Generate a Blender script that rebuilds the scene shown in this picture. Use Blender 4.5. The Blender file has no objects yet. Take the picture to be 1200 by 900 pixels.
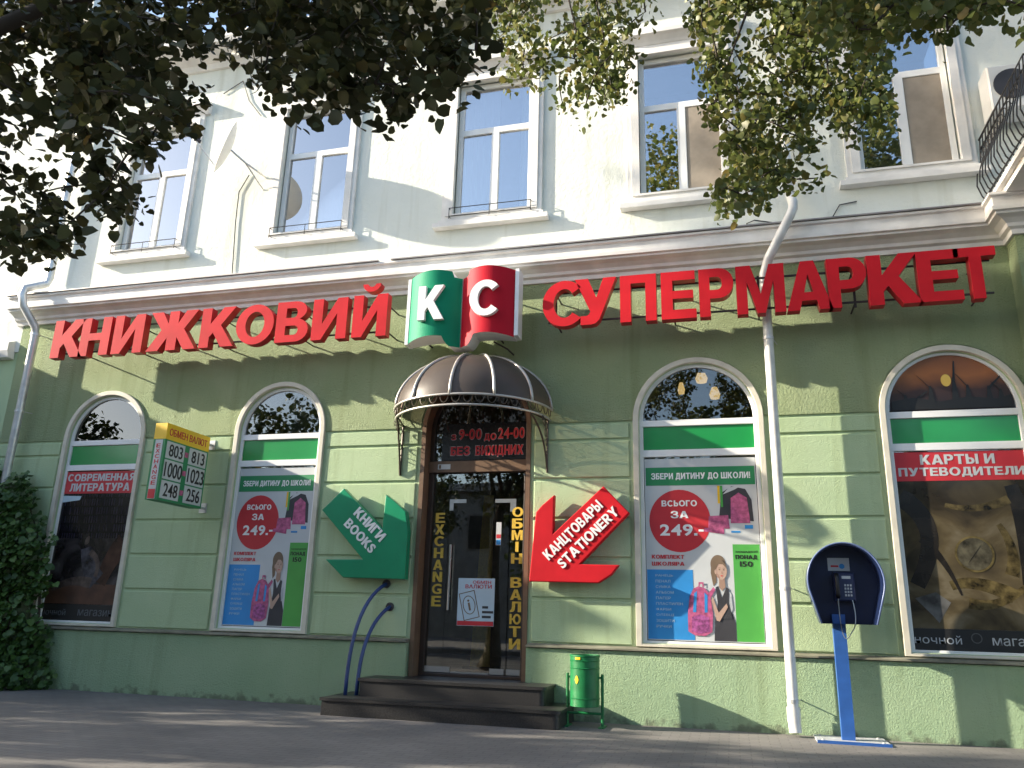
import bpy, math, random
import numpy as np
from mathutils import Vector, Matrix

random.seed(7)
rng = np.random.default_rng(7)
SC = bpy.context.scene
COL = SC.collection
R = math.radians

# ------------------------------------------------------------------ camera, sky, sun, exposure
YAW, PITCH, ROLL, FOCAL = -0.26936921, 0.28431434, 0.02794443, 929.05
CAM = Vector((0.0, -10.0, 1.17))
_cy, _sy, _cp, _sp = math.cos(YAW), math.sin(YAW), math.cos(PITCH), math.sin(PITCH)
FW = Vector((_sy * _cp, _cy * _cp, _sp))
_r0 = Vector((_cy, -_sy, 0))
_u0 = _r0.cross(FW)
RT = math.cos(ROLL) * _r0 + math.sin(ROLL) * _u0
UP = -math.sin(ROLL) * _r0 + math.cos(ROLL) * _u0
cam = bpy.data.cameras.new('camera')
cam.sensor_width = 36.0
cam.lens = FOCAL / 1200 * 36
cam.clip_start = 0.05
cam.clip_end = 3000
camo = bpy.data.objects.new('camera', cam)
COL.objects.link(camo)
camo.matrix_world = Matrix(((RT.x, UP.x, -FW.x, CAM.x), (RT.y, UP.y, -FW.y, CAM.y),
                            (RT.z, UP.z, -FW.z, CAM.z), (0, 0, 0, 1)))
SC.camera = camo

LIGHT = Vector((4.1, 1.0, -1.6)).normalized()      # the way the sunlight travels: raking along the facade
world = bpy.data.worlds.new('World')
SC.world = world
world.use_nodes = True
wn = world.node_tree
sky = wn.nodes.new('ShaderNodeTexSky')
sky.sky_type = 'NISHITA'
sky.sun_disc = False
sky.sun_elevation = math.asin(-LIGHT.z)
sky.sun_rotation = math.atan2(-LIGHT.x, -LIGHT.y) % (2 * math.pi)
sky.air_density = 1.0
sky.dust_density = 1.6
sky.ozone_density = 1.0
bg = wn.nodes['Background']
bg.inputs['Strength'].default_value = 0.15
wn.links.new(sky.outputs['Color'], bg.inputs['Color'])
sun = bpy.data.lights.new('sun', 'SUN')
sun.energy = 4.8
sun.angle = R(0.55)
sun.color = (1.0, 0.90, 0.74)
suno = bpy.data.objects.new('sun', sun)
COL.objects.link(suno)
suno.rotation_euler = LIGHT.to_track_quat('-Z', 'Y').to_euler()
vs = SC.view_settings
vs.view_transform = 'Standard'
vs.look = 'None'
vs.gamma = 1.0
vs.exposure = 1.48


def at(px, py, Y):
    """point of the place on the plane y = Y that the photograph shows at px, py (1200 x 900)"""
    d = (px - 600) / FOCAL * RT - (py - 450) / FOCAL * UP + FW
    t = (Y - CAM.y) / d.y
    return CAM + d * t


# ------------------------------------------------------------------ materials
def nodes(name):
    m = bpy.data.materials.new(name)
    m.use_nodes = True
    nt = m.node_tree
    return m, nt, nt.nodes['Principled BSDF']


def mat(name, col, rough=0.6, metal=0.0, var=0.0, vscale=3.0, bump=0.0, bscale=60.0, bdist=0.01, spec=0.5,
        col2=None, detail=4.0, coat=0.0):
    """a surface with noise in its colour and a bump"""
    m, nt, p = nodes(name)
    p.inputs['Base Color'].default_value = (*col, 1)
    p.inputs['Roughness'].default_value = rough
    p.inputs['Metallic'].default_value = metal
    p.inputs['Specular IOR Level'].default_value = spec
    if coat:
        p.inputs['Coat Weight'].default_value = coat
        p.inputs['Coat Roughness'].default_value = 0.08
    geo = nt.nodes.new('ShaderNodeNewGeometry')
    if var or col2:
        n = nt.nodes.new('ShaderNodeTexNoise')
        n.inputs['Scale'].default_value = vscale
        n.inputs['Detail'].default_value = detail
        nt.links.new(geo.outputs['Position'], n.inputs['Vector'])
        r = nt.nodes.new('ShaderNodeValToRGB')
        r.color_ramp.elements[0].position = 0.32
        r.color_ramp.elements[1].position = 0.68
        a = col if col2 else tuple(c * (1 - var) for c in col)
        b = col2 if col2 else tuple(min(1, c * (1 + var)) for c in col)
        r.color_ramp.elements[0].color = (*a, 1)
        r.color_ramp.elements[1].color = (*b, 1)
        nt.links.new(n.outputs['Fac'], r.inputs['Fac'])
        nt.links.new(r.outputs['Color'], p.inputs['Base Color'])
    if bump:
        n2 = nt.nodes.new('ShaderNodeTexNoise')
        n2.inputs['Scale'].default_value = bscale
        n2.inputs['Detail'].default_value = 5
        nt.links.new(geo.outputs['Position'], n2.inputs['Vector'])
        b = nt.nodes.new('ShaderNodeBump')
        b.inputs['Strength'].default_value = bump
        b.inputs['Distance'].default_value = bdist
        nt.links.new(n2.outputs['Fac'], b.inputs['Height'])
        nt.links.new(b.outputs['Normal'], p.inputs['Normal'])
    return m


def stucco(name, c1, c2, bump, bscale, bdist, grime=0.0, rough=0.9):
    """painted render: cloudy tone, drips, roughcast bump, grime and bare patches along the foot"""
    m, nt, p = nodes(name)
    p.inputs['Roughness'].default_value = rough
    p.inputs['Specular IOR Level'].default_value = 0.25
    L = nt.links.new
    geo = nt.nodes.new('ShaderNodeNewGeometry')

    def noise(scale, det=5, vec=None, sc=None):
        n = nt.nodes.new('ShaderNodeTexNoise')
        n.inputs['Scale'].default_value = scale
        n.inputs['Detail'].default_value = det
        if sc:
            mp = nt.nodes.new('ShaderNodeMapping')
            mp.inputs['Scale'].default_value = sc
            L(geo.outputs['Position'], mp.inputs['Vector'])
            L(mp.outputs['Vector'], n.inputs['Vector'])
        else:
            L(geo.outputs['Position'], n.inputs['Vector'])
        return n
    n1 = noise(1.3, 7)
    r1 = nt.nodes.new('ShaderNodeValToRGB')
    r1.color_ramp.elements[0].position = 0.3
    r1.color_ramp.elements[1].position = 0.7
    r1.color_ramp.elements[0].color = (*c1, 1)
    r1.color_ramp.elements[1].color = (*c2, 1)
    L(n1.outputs['Fac'], r1.inputs['Fac'])
    # vertical drips
    n3 = noise(1.0, 6, sc=(5.0, 5.0, 0.35))
    r3 = nt.nodes.new('ShaderNodeValToRGB')
    r3.color_ramp.elements[0].position = 0.55
    r3.color_ramp.elements[1].position = 0.78
    r3.color_ramp.elements[0].color = (1, 1, 1, 1)
    r3.color_ramp.elements[1].color = (0.80, 0.79, 0.74, 1)
    L(n3.outputs['Fac'], r3.inputs['Fac'])
    mx = nt.nodes.new('ShaderNodeMix')
    mx.data_type = 'RGBA'
    mx.blend_type = 'MULTIPLY'
    mx.inputs['Factor'].default_value = 1
    L(r1.outputs['Color'], mx.inputs['A'])
    L(r3.outputs['Color'], mx.inputs['B'])
    out = mx.outputs['Result']
    if grime:
        sep = nt.nodes.new('ShaderNodeSeparateXYZ')
        L(geo.outputs['Position'], sep.inputs['Vector'])
        ng = noise(7.0, 8)
        ma = nt.nodes.new('ShaderNodeMath')
        ma.operation = 'MULTIPLY_ADD'
        ma.inputs[1].default_value = 0.50
        ma.inputs[2].default_value = -0.22
        L(ng.outputs['Fac'], ma.inputs[0])
        sb = nt.nodes.new('ShaderNodeMath')
        sb.operation = 'SUBTRACT'
        L(ma.outputs[0], sb.inputs[0])
        L(sep.outputs['Z'], sb.inputs[1])
        mr = nt.nodes.new('ShaderNodeMapRange')
        mr.inputs['From Min'].default_value = -0.03
        mr.inputs['From Max'].default_value = 0.05
        mr.inputs['To Max'].default_value = grime
        L(sb.outputs[0], mr.inputs['Value'])
        mg = nt.nodes.new('ShaderNodeMix')
        mg.data_type = 'RGBA'
        L(mr.outputs['Result'], mg.inputs['Factor'])
        L(out, mg.inputs['A'])
        mg.inputs['B'].default_value = (0.10, 0.09, 0.07, 1)
        out = mg.outputs['Result']
    L(out, p.inputs['Base Color'])
    n2 = noise(bscale * 1.5, 8)
    n2.inputs['Roughness'].default_value = 0.68
    n4 = noise(bscale * 0.45, 3)
    ad = nt.nodes.new('ShaderNodeMath')
    ad.operation = 'MULTIPLY_ADD'
    ad.inputs[1].default_value = 2.6
    L(n2.outputs['Fac'], ad.inputs[0])
    L(n4.outputs['Fac'], ad.inputs[2])
    b = nt.nodes.new('ShaderNodeBump')
    b.inputs['Strength'].default_value = bump
    b.inputs['Distance'].default_value = bdist
    L(ad.outputs[0], b.inputs['Height'])
    L(b.outputs['Normal'], p.inputs['Normal'])
    return m


def glass(name, refl, tint=(1, 1, 1), rough=0.004, wav=0.0):
    m, nt, p = nodes(name)
    nt.nodes.remove(p)
    L = nt.links.new
    out = nt.nodes['Material Output']
    tr = nt.nodes.new('ShaderNodeBsdfTransparent')
    tr.inputs['Color'].default_value = (*tint, 1)
    gl = nt.nodes.new('ShaderNodeBsdfGlossy')
    gl.inputs['Roughness'].default_value = rough
    fr = nt.nodes.new('ShaderNodeFresnel')
    fr.inputs['IOR'].default_value = 1.5
    ma = nt.nodes.new('ShaderNodeMath')
    ma.operation = 'MULTIPLY_ADD'
    ma.inputs[1].default_value = 1.6
    ma.inputs[2].default_value = refl
    ma.use_clamp = True
    L(fr.outputs[0], ma.inputs[0])
    mx = nt.nodes.new('ShaderNodeMixShader')
    L(ma.outputs[0], mx.inputs['Fac'])
    L(tr.outputs[0], mx.inputs[1])
    L(gl.outputs[0], mx.inputs[2])
    L(mx.outputs[0], out.inputs['Surface'])
    if wav:
        geo = nt.nodes.new('ShaderNodeNewGeometry')
        n = nt.nodes.new('ShaderNodeTexNoise')
        n.inputs['Scale'].default_value = 1.4
        L(geo.outputs['Position'], n.inputs['Vector'])
        b = nt.nodes.new('ShaderNodeBump')
        b.inputs['Strength'].default_value = wav
        b.inputs['Distance'].default_value = 0.02
        L(n.outputs['Fac'], b.inputs['Height'])
        L(b.outputs['Normal'], gl.inputs['Normal'])
    return m


def leafmat(name, ramp, transl=0.3):
    m, nt, p = nodes(name)
    L = nt.links.new
    a = nt.nodes.new('ShaderNodeAttribute')
    a.attribute_name = 'tint'
    r = nt.nodes.new('ShaderNodeValToRGB')
    cr = r.color_ramp
    while len(cr.elements) < len(ramp):
        cr.elements.new(0.5)
    for e, (pos, c) in zip(cr.elements, ramp):
        e.position = pos
        e.color = (*c, 1)
    L(a.outputs['Fac'], r.inputs['Fac'])
    L(r.outputs['Color'], p.inputs['Base Color'])
    p.inputs['Roughness'].default_value = 0.45
    p.inputs['Specular IOR Level'].default_value = 0.4
    t = nt.nodes.new('ShaderNodeBsdfTranslucent')
    L(r.outputs['Color'], t.inputs['Color'])
    mx = nt.nodes.new('ShaderNodeMixShader')
    mx.inputs['Fac'].default_value = transl
    L(p.outputs[0], mx.inputs[1])
    L(t.outputs[0], mx.inputs[2])
    L(mx.outputs[0], nt.nodes['Material Output'].inputs['Surface'])
    return m


def photo_mat(name, stops, scale, stretch=(1, 1, 1), dist=1.2):
    """a printed photograph: large soft blotches of a few tones"""
    m, nt, p = nodes(name)
    L = nt.links.new
    geo = nt.nodes.new('ShaderNodeNewGeometry')
    mp = nt.nodes.new('ShaderNodeMapping')
    mp.inputs['Scale'].default_value = stretch
    L(geo.outputs['Position'], mp.inputs['Vector'])
    n = nt.nodes.new('ShaderNodeTexNoise')
    n.inputs['Scale'].default_value = scale
    n.inputs['Detail'].default_value = 6
    n.inputs['Distortion'].default_value = dist
    L(mp.outputs['Vector'], n.inputs['Vector'])
    r = nt.nodes.new('ShaderNodeValToRGB')
    cr = r.color_ramp
    while len(cr.elements) < len(stops):
        cr.elements.new(0.5)
    for e, (pos, c) in zip(cr.elements, stops):
        e.position = pos
        e.color = (*c, 1)
    L(n.outputs['Fac'], r.inputs['Fac'])
    L(r.outputs['Color'], p.inputs['Base Color'])
    p.inputs['Roughness'].default_value = 0.12
    p.inputs['Specular IOR Level'].default_value = 0.6
    return m


M = {}
M['green_rough'] = stucco('green roughcast', (0.375, 0.465, 0.250), (0.455, 0.540, 0.315), 1.0, 30, 0.030)
M['green_block'] = stucco('green block render', (0.385, 0.495, 0.290), (0.455, 0.560, 0.350), 0.5, 45, 0.008)
M['green_plinth'] = stucco('green plinth', (0.335, 0.475, 0.285), (0.405, 0.535, 0.335), 0.9, 34, 0.020, grime=0.6)
M['white_wall'] = stucco('cream upper render', (0.65, 0.675, 0.62), (0.73, 0.75, 0.70), 0.35, 9, 0.012)
M['pale_wall'] = stucco('pale side render', (0.60, 0.63, 0.60), (0.68, 0.70, 0.68), 0.35, 12, 0.01)
M['trim'] = mat('white moulding', (0.73, 0.71, 0.68), 0.7, var=0.1, vscale=4, bump=0.2, bscale=25, bdist=0.004)
M['cream'] = mat('cream window trim', (0.60, 0.56, 0.46), 0.6, var=0.1, vscale=5, bump=0.12, bscale=40, bdist=0.003)
M['pvc'] = mat('white window plastic', (0.78, 0.78, 0.77), 0.35, var=0.04)
M['flash'] = mat('dull zinc flashing', (0.30, 0.28, 0.27), 0.5, metal=0.5, var=0.2)
M['pane'] = glass('upper window glass', 0.44, (0.93, 0.96, 0.97), wav=0.02)
M['shop_pane'] = glass('shop window glass', 0.06, (0.90, 0.93, 0.92), wav=0.03)
M['dark_pane'] = glass('dark arched glass', 0.075, (0.55, 0.58, 0.58), wav=0.03)
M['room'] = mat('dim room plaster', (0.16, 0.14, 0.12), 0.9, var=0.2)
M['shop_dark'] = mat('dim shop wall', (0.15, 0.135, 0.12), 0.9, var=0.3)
M['curtain'] = mat('white curtain cloth', (0.86, 0.87, 0.88), 0.9, var=0.04)
M['blind'] = mat('tan insect netting', (0.30, 0.255, 0.205), 0.9, var=0.12, vscale=6, bump=0.3, bscale=150, bdist=0.003)
M['shop_green'] = mat('green fascia film', (0.012, 0.25, 0.06), 0.25, var=0.06, coat=0.3)
M['brown'] = mat('brown door frame', (0.16, 0.095, 0.055), 0.45, var=0.15, vscale=6)
M['brown_dark'] = mat('dark brown frame', (0.045, 0.028, 0.020), 0.4, var=0.1)
M['steel'] = mat('brushed steel', (0.55, 0.55, 0.54), 0.3, metal=0.9)
M['galv'] = mat('galvanised sheet', (0.60, 0.60, 0.59), 0.38, metal=0.55, var=0.15, vscale=7, bump=0.15, bscale=9, bdist=0.006)
M['pipe_white'] = mat('painted drainpipe', (0.66, 0.65, 0.62), 0.45, metal=0.15, var=0.12, vscale=6, bump=0.15, bscale=10, bdist=0.005)
M['iron'] = mat('black wrought iron', (0.025, 0.022, 0.020), 0.45, metal=0.3)
M['bronze_iron'] = mat('brown iron', (0.07, 0.055, 0.042), 0.4, metal=0.4, var=0.2)
M['rib'] = mat('aluminium glazing bar', (0.50, 0.47, 0.43), 0.4, metal=0.4, var=0.1)
M['rail_iron'] = mat('thin sign rail', (0.04, 0.03, 0.028), 0.6)
M['red'] = mat('red sign enamel', (0.52, 0.014, 0.022), 0.6, var=0.10, vscale=2.5, spec=0.12)
M['red_side'] = mat('red letter return', (0.42, 0.012, 0.02), 0.4, var=0.1)
M['page_green'] = mat('green sign enamel', (0.006, 0.22, 0.115), 0.55, var=0.06, vscale=2, spec=0.12)
M['page_red'] = mat('glossy red enamel', (0.47, 0.010, 0.024), 0.55, var=0.06, vscale=2, spec=0.12)
M['arrow_green'] = mat('green arrow enamel', (0.005, 0.24, 0.11), 0.3, var=0.08, vscale=3, coat=0.2)
M['white'] = mat('white enamel', (0.80, 0.80, 0.79), 0.35, var=0.03)
M['off_white'] = mat('white print', (0.52, 0.54, 0.545), 0.5, var=0.04)
M['yellow'] = mat('yellow enamel', (0.80, 0.50, 0.015), 0.4, var=0.05)
M['gold'] = mat('gold film', (0.66, 0.44, 0.06), 0.4, var=0.15, vscale=30)
M['black'] = mat('black print', (0.012, 0.012, 0.012), 0.5)
M['black_gloss'] = mat('black sign board', (0.010, 0.009, 0.009), 0.25)
M['red_print'] = mat('red print', (0.52, 0.025, 0.035), 0.5, var=0.05)
M['blue_print'] = mat('blue print', (0.025, 0.24, 0.58), 0.5, var=0.08)
M['lime_print'] = mat('lime print', (0.07, 0.34, 0.06), 0.5, var=0.06)
M['green_print'] = mat('green print', (0.02, 0.22, 0.08), 0.5, var=0.06)
M['pink_print'] = mat('pink print', (0.42, 0.09, 0.20), 0.5, var=0.35, vscale=22)
M['skin_print'] = mat('skin print', (0.46, 0.31, 0.24), 0.6, var=0.08)
M['hair_print'] = mat('hair print', (0.16, 0.11, 0.07), 0.6, var=0.2)
M['dark_print'] = mat('charcoal print', (0.035, 0.035, 0.042), 0.6, var=0.2)
M['grey_print'] = mat('grey print', (0.42, 0.44, 0.46), 0.6, var=0.1)
M['teal_print'] = mat('pale blue print', (0.45, 0.58, 0.66), 0.5, var=0.06)
M['granite'] = mat('dark polished granite', (0.022, 0.021, 0.021), 0.4, var=0.5, vscale=90, detail=2, spec=0.5)
M['rail_blue'] = mat('blue handrail paint', (0.022, 0.050, 0.17), 0.35, var=0.1)
M['bin_green'] = mat('green bin paint', (0.008, 0.15, 0.045), 0.4, var=0.15, vscale=9)
M['bin_dark'] = mat('dirty bin opening', (0.02, 0.035, 0.02), 0.8)
M['phone_blue'] = mat('dark blue hood plastic', (0.009, 0.018, 0.062), 0.3, var=0.1, coat=0.3)
M['post_blue'] = mat('blue post paint', (0.025, 0.095, 0.32), 0.4, var=0.12, vscale=8)
M['plate'] = mat('pale worn steel plate', (0.42, 0.43, 0.44), 0.6, var=0.2, vscale=12)
M['dish'] = mat('white dish paint', (0.78, 0.78, 0.76), 0.5)
M['ac'] = mat('white air conditioner casing', (0.66, 0.66, 0.64), 0.45, var=0.05)
M['cable'] = mat('black cable', (0.03, 0.03, 0.03), 0.7)


def canopy_mat():
    m, nt, p = nodes('dusty smoked polycarbonate')
    p.inputs['Base Color'].default_value = (0.125, 0.10, 0.085, 1)
    p.inputs['Roughness'].default_value = 0.42
    tr = nt.nodes.new('ShaderNodeBsdfTransparent')
    tr.inputs['Color'].default_value = (0.42, 0.34, 0.29, 1)
    mx = nt.nodes.new('ShaderNodeMixShader')
    mx.inputs['Fac'].default_value = 0.42
    nt.links.new(p.outputs[0], mx.inputs[1])
    nt.links.new(tr.outputs[0], mx.inputs[2])
    nt.links.new(mx.outputs[0], nt.nodes['Material Output'].inputs['Surface'])
    return m


M['canopy'] = canopy_mat()
M['bark'] = mat('grey brown bark', (0.085, 0.068, 0.052), 0.9, var=0.3, vscale=14, bump=0.8, bscale=30, bdist=0.02)
M['twig'] = mat('dark twig bark', (0.055, 0.042, 0.032), 0.9, var=0.2)
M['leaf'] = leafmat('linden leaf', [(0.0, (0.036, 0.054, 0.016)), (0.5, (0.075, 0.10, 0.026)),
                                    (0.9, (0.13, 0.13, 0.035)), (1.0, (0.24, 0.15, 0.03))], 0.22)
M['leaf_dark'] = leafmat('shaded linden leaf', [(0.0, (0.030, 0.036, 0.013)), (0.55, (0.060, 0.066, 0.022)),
                                         (0.92, (0.095, 0.085, 0.028)), (1.0, (0.20, 0.12, 0.02))], 0.22)  # same linden leaf, its colours darkened to stand in for the crown's shade
M['leaf_sunny'] = leafmat('sunlit autumn linden leaf', [(0.0, (0.062, 0.088, 0.020)), (0.5, (0.125, 0.150, 0.036)),
                                                    (0.88, (0.22, 0.19, 0.055)), (1.0, (0.30, 0.19, 0.05))], 0.40)  # sunlight put into the leaf colours by lightening them; the brown end is autumn
M['ivy'] = leafmat('ivy leaf', [(0.0, (0.025, 0.060, 0.014)), (0.6, (0.060, 0.125, 0.026)), (0.93, (0.11, 0.19, 0.045)), (1.0, (0.16, 0.13, 0.04))], 0.2)
M['glow'] = mat('lamp shade', (0.9, 0.7, 0.4), 0.5)
M['soil'] = mat('brown photo paper', (0.2, 0.1, 0.05), 0.6)


def lamp_mat():
    m, nt, p = nodes('lit lamp shade')
    p.inputs['Base Color'].default_value = (0.9, 0.75, 0.5, 1)
    p.inputs['Emission Color'].default_value = (1.0, 0.62, 0.24, 1)
    p.inputs['Emission Strength'].default_value = 0.8
    return m


M['lamp'] = lamp_mat()


def paving():
    m, nt, p = nodes('grey paving blocks')
    L = nt.links.new
    geo = nt.nodes.new('ShaderNodeNewGeometry')
    br = nt.nodes.new('ShaderNodeTexBrick')
    br.inputs['Scale'].default_value = 1.0
    br.inputs['Brick Width'].default_value = 0.20
    br.inputs['Row Height'].default_value = 0.10
    br.inputs['Mortar Size'].default_value = 0.006
    br.inputs['Mortar Smooth'].default_value = 0.3
    br.inputs['Color1'].default_value = (0.165, 0.156, 0.150, 1)
    br.inputs['Color2'].default_value = (0.185, 0.175, 0.168, 1)
    br.inputs['Mortar'].default_value = (0.128, 0.121, 0.116, 1)
    L(geo.outputs['Position'], br.inputs['Vector'])
    n = nt.nodes.new('ShaderNodeTexNoise')
    n.inputs['Scale'].default_value = 0.9
    n.inputs['Detail'].default_value = 8
    L(geo.outputs['Position'], n.inputs['Vector'])
    r = nt.nodes.new('ShaderNodeValToRGB')
    r.color_ramp.elements[0].position = 0.3
    r.color_ramp.elements[1].position = 0.7
    r.color_ramp.elements[0].color = (0.72, 0.72, 0.72, 1)
    r.color_ramp.elements[1].color = (1.12, 1.10, 1.06, 1)
    L(n.outputs['Fac'], r.inputs['Fac'])
    mx = nt.nodes.new('ShaderNodeMix')
    mx.data_type = 'RGBA'
    mx.blend_type = 'MULTIPLY'
    mx.inputs['Factor'].default_value = 1
    L(br.outputs['Color'], mx.inputs['A'])
    L(r.outputs['Color'], mx.inputs['B'])
    L(mx.outputs['Result'], p.inputs['Base Color'])
    p.inputs['Roughness'].default_value = 0.85
    n2 = nt.nodes.new('ShaderNodeTexNoise')
    n2.inputs['Scale'].default_value = 60
    L(geo.outputs['Position'], n2.inputs['Vector'])
    ad = nt.nodes.new('ShaderNodeMath')
    ad.operation = 'MULTIPLY_ADD'
    ad.inputs[1].default_value = 0.3
    L(n2.outputs['Fac'], ad.inputs[0])
    inv = nt.nodes.new('ShaderNodeMath')
    inv.operation = 'SUBTRACT'
    inv.inputs[0].default_value = 1
    L(br.outputs['Fac'], inv.inputs[1])
    L(inv.outputs[0], ad.inputs[2])
    b = nt.nodes.new('ShaderNodeBump')
    b.inputs['Strength'].default_value = 0.5
    b.inputs['Distance'].default_value = 0.006
    L(ad.outputs[0], b.inputs['Height'])
    L(b.outputs['Normal'], p.inputs['Normal'])
    return m


M['paving'] = paving()
M['asphalt'] = mat('asphalt', (0.05, 0.05, 0.05), 0.9, var=0.25, vscale=3, bump=0.4, bscale=120, bdist=0.005)
M['kerb'] = mat('concrete kerb', (0.30, 0.29, 0.28), 0.9, var=0.15, vscale=6)


# ------------------------------------------------------------------ mesh helpers
def tag(o, label=None, cat=None, group=None, kind=None):
    if label:
        o['label'] = label
    if cat:
        o['category'] = cat
    if group:
        o['group'] = group
    if kind:
        o['kind'] = kind
    return o


def thing(name, loc, label, cat, group=None):
    o = bpy.data.objects.new(name, None)
    o.empty_display_size = 0.1
    o.location = loc
    COL.objects.link(o)
    return tag(o, label, cat, group)


def origin(parent):
    v = Vector((0, 0, 0))
    while parent is not None:
        v += parent.location
        parent = parent.parent
    return v


class MB:
    """collects faces in world coordinates and links them as one mesh object"""

    def __init__(s):
        s.v, s.f, s.mi = [], [], []
        s.cur = 0

    def add(s, vs, fs):
        b = len(s.v)
        s.v += [tuple(p) for p in vs]
        s.f += [tuple(i + b for i in f) for f in fs]
        s.mi += [s.cur] * len(fs)
        return s

    def box(s, x0, x1, y0, y1, z0, z1, mtx=None):
        vs = [Vector((x, y, z)) for x in (x0, x1) for y in (y0, y1) for z in (z0, z1)]
        if mtx:
            vs = [mtx @ p for p in vs]
        return s.add(vs, [(0, 1, 3, 2), (4, 6, 7, 5), (0, 4, 5, 1), (2, 3, 7, 6), (0, 2, 6, 4), (1, 5, 7, 3)])

    def bevbox(s, x0, x1, y0, y1, z0, z1, b=0.008):
        """box with chamfered front (-y) edges"""
        vs = [(x0, y1, z0), (x1, y1, z0), (x1, y1, z1), (x0, y1, z1),
              (x0, y0 + b, z0), (x1, y0 + b, z0), (x1, y0 + b, z1), (x0, y0 + b, z1),
              (x0 + b, y0, z0 + b), (x1 - b, y0, z0 + b), (x1 - b, y0, z1 - b), (x0 + b, y0, z1 - b)]
        fs = [(0, 3, 2, 1)] + [(i, (i + 1) % 4, 4 + (i + 1) % 4, 4 + i) for i in range(4)] + \
             [(4 + i, 4 + (i + 1) % 4, 8 + (i + 1) % 4, 8 + i) for i in range(4)] + [(8, 9, 10, 11)]
        return s.add(vs, fs)

    def tube(s, pts, rad, n=8, cap=True):
        pts = [Vector(p) for p in pts]
        if not hasattr(rad, '__len__'):
            rad = [rad] * len(pts)
        ref = None
        rings = []
        for i, p in enumerate(pts):
            a = pts[max(i - 1, 0)]
            b = pts[min(i + 1, len(pts) - 1)]
            d = (b - a)
            if d.length < 1e-9:
                d = Vector((0, 0, 1))
            d.normalize()
            if ref is None:
                ref = Vector((0, 0, 1)) if abs(d.z) < 0.9 else Vector((0, 1, 0))
            u = (ref - d * ref.dot(d))
            if u.length < 1e-6:
                u = d.orthogonal()
            u.normalize()
            w = d.cross(u)
            ref = u
            rings.append([p + (u * math.cos(2 * math.pi * k / n) + w * math.sin(2 * math.pi * k / n)) * rad[i] for k in range(n)])
        vs = [q for r in rings for q in r]
        fs = []
        for i in range(len(rings) - 1):
            for k in range(n):
                fs.append((i * n + k, i * n + (k + 1) % n, (i + 1) * n + (k + 1) % n, (i + 1) * n + k))
        if cap:
            fs.append(tuple(range(n - 1, -1, -1)))
            fs.append(tuple((len(rings) - 1) * n + k for k in range(n)))
        return s.add(vs, fs)

    def lathe(s, prof, c, n=24, axis='z', close=False):
        """prof: (radius, height) pairs round the axis through c"""
        vs, fs = [], []
        for (r, h) in prof:
            for k in range(n):
                a = 2 * math.pi * k / n
                if axis == 'z':
                    vs.append((c[0] + r * math.cos(a), c[1] + r * math.sin(a), c[2] + h))
                else:
                    vs.append((c[0] + r * math.cos(a), c[1] - h, c[2] + r * math.sin(a)))
        for i in range(len(prof) - 1):
            for k in range(n):
                fs.append((i * n + k, i * n + (k + 1) % n, (i + 1) * n + (k + 1) % n, (i + 1) * n + k))
        if close:
            fs.append(tuple(range(n - 1, -1, -1)))
            fs.append(tuple((len(prof) - 1) * n + k for k in range(n)))
        return s.add(vs, fs)

    def quad(s, a, b, c, d):
        return s.add([a, b, c, d], [(0, 1, 2, 3)])

    def plate(s, outlines, yf, yb, bev=0.0, mtx=None):
        """2-D outlines (x, z), the first the rim and the others holes, made solid from yf to yb"""
        return s.from_curve(curve2d(outlines, (yb - yf) / 2, bev), (yf + yb) / 2, mtx)

    def from_curve(s, cu, y, mtx=None):
        o = bpy.data.objects.new('temp', cu)
        me = bpy.data.meshes.new_from_object(o)
        bpy.data.objects.remove(o)
        vs = [Vector((v.co.x, y - v.co.z, v.co.y)) for v in me.vertices]
        if mtx:
            vs = [mtx @ p for p in vs]
        s.add(vs, [tuple(p.vertices) for p in me.polygons])
        bpy.data.meshes.remove(me)
        bpy.data.curves.remove(cu)
        return s

    def build(s, name, material, parent=None, smooth=False, angle=None):
        me = bpy.data.meshes.new(name)
        o0 = origin(parent)
        me.from_pydata([(p[0] - o0.x, p[1] - o0.y, p[2] - o0.z) for p in s.v], [], s.f)
        for m in (material if isinstance(material, (list, tuple)) else [material]):
            me.materials.append(m)
        if isinstance(material, (list, tuple)):
            me.polygons.foreach_set('material_index', s.mi)
        o = bpy.data.objects.new(name, me)
        COL.objects.link(o)
        if parent is not None:
            o.parent = parent
        if smooth:
            me.polygons.foreach_set('use_smooth', [True] * len(me.polygons))
            if angle:
                try:
                    me.set_sharp_from_angle(angle=R(angle))
                except Exception:
                    pass
        me.update()
        return o


def curve2d(outlines, ext, bev=0.0):
    cu = bpy.data.curves.new('temp', 'CURVE')
    cu.dimensions = '2D'
    cu.fill_mode = 'BOTH'
    cu.extrude = max(ext - bev, 0)
    if bev:
        cu.bevel_depth = bev
        cu.bevel_resolution = 1
        cu.offset = -bev
    for ol in outlines:
        sp = cu.splines.new('POLY')
        sp.points.add(len(ol) - 1)
        for p, (x, z) in zip(sp.points, ol):
            p.co = (x, z, 0, 1)
        sp.use_cyclic_u = True
    return cu


def rect(x0, x1, z0, z1):
    return [(x0, z0), (x1, z0), (x1, z1), (x0, z1)]


def arch(cx, r, z0, spring, n=20):
    return [(cx - r, z0), (cx + r, z0)] + [(cx + r * math.cos(math.pi * k / n), spring + r * math.sin(math.pi * k / n)) for k in range(n + 1)]


def disc(cx, cz, rx, rz=None, n=28):
    rz = rz or rx
    return [(cx + rx * math.cos(2 * math.pi * k / n), cz + rz * math.sin(2 * math.pi * k / n)) for k in range(n)]


# a heavy block alphabet drawn as outlines (cap height 1)
T_ = 0.22


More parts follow.
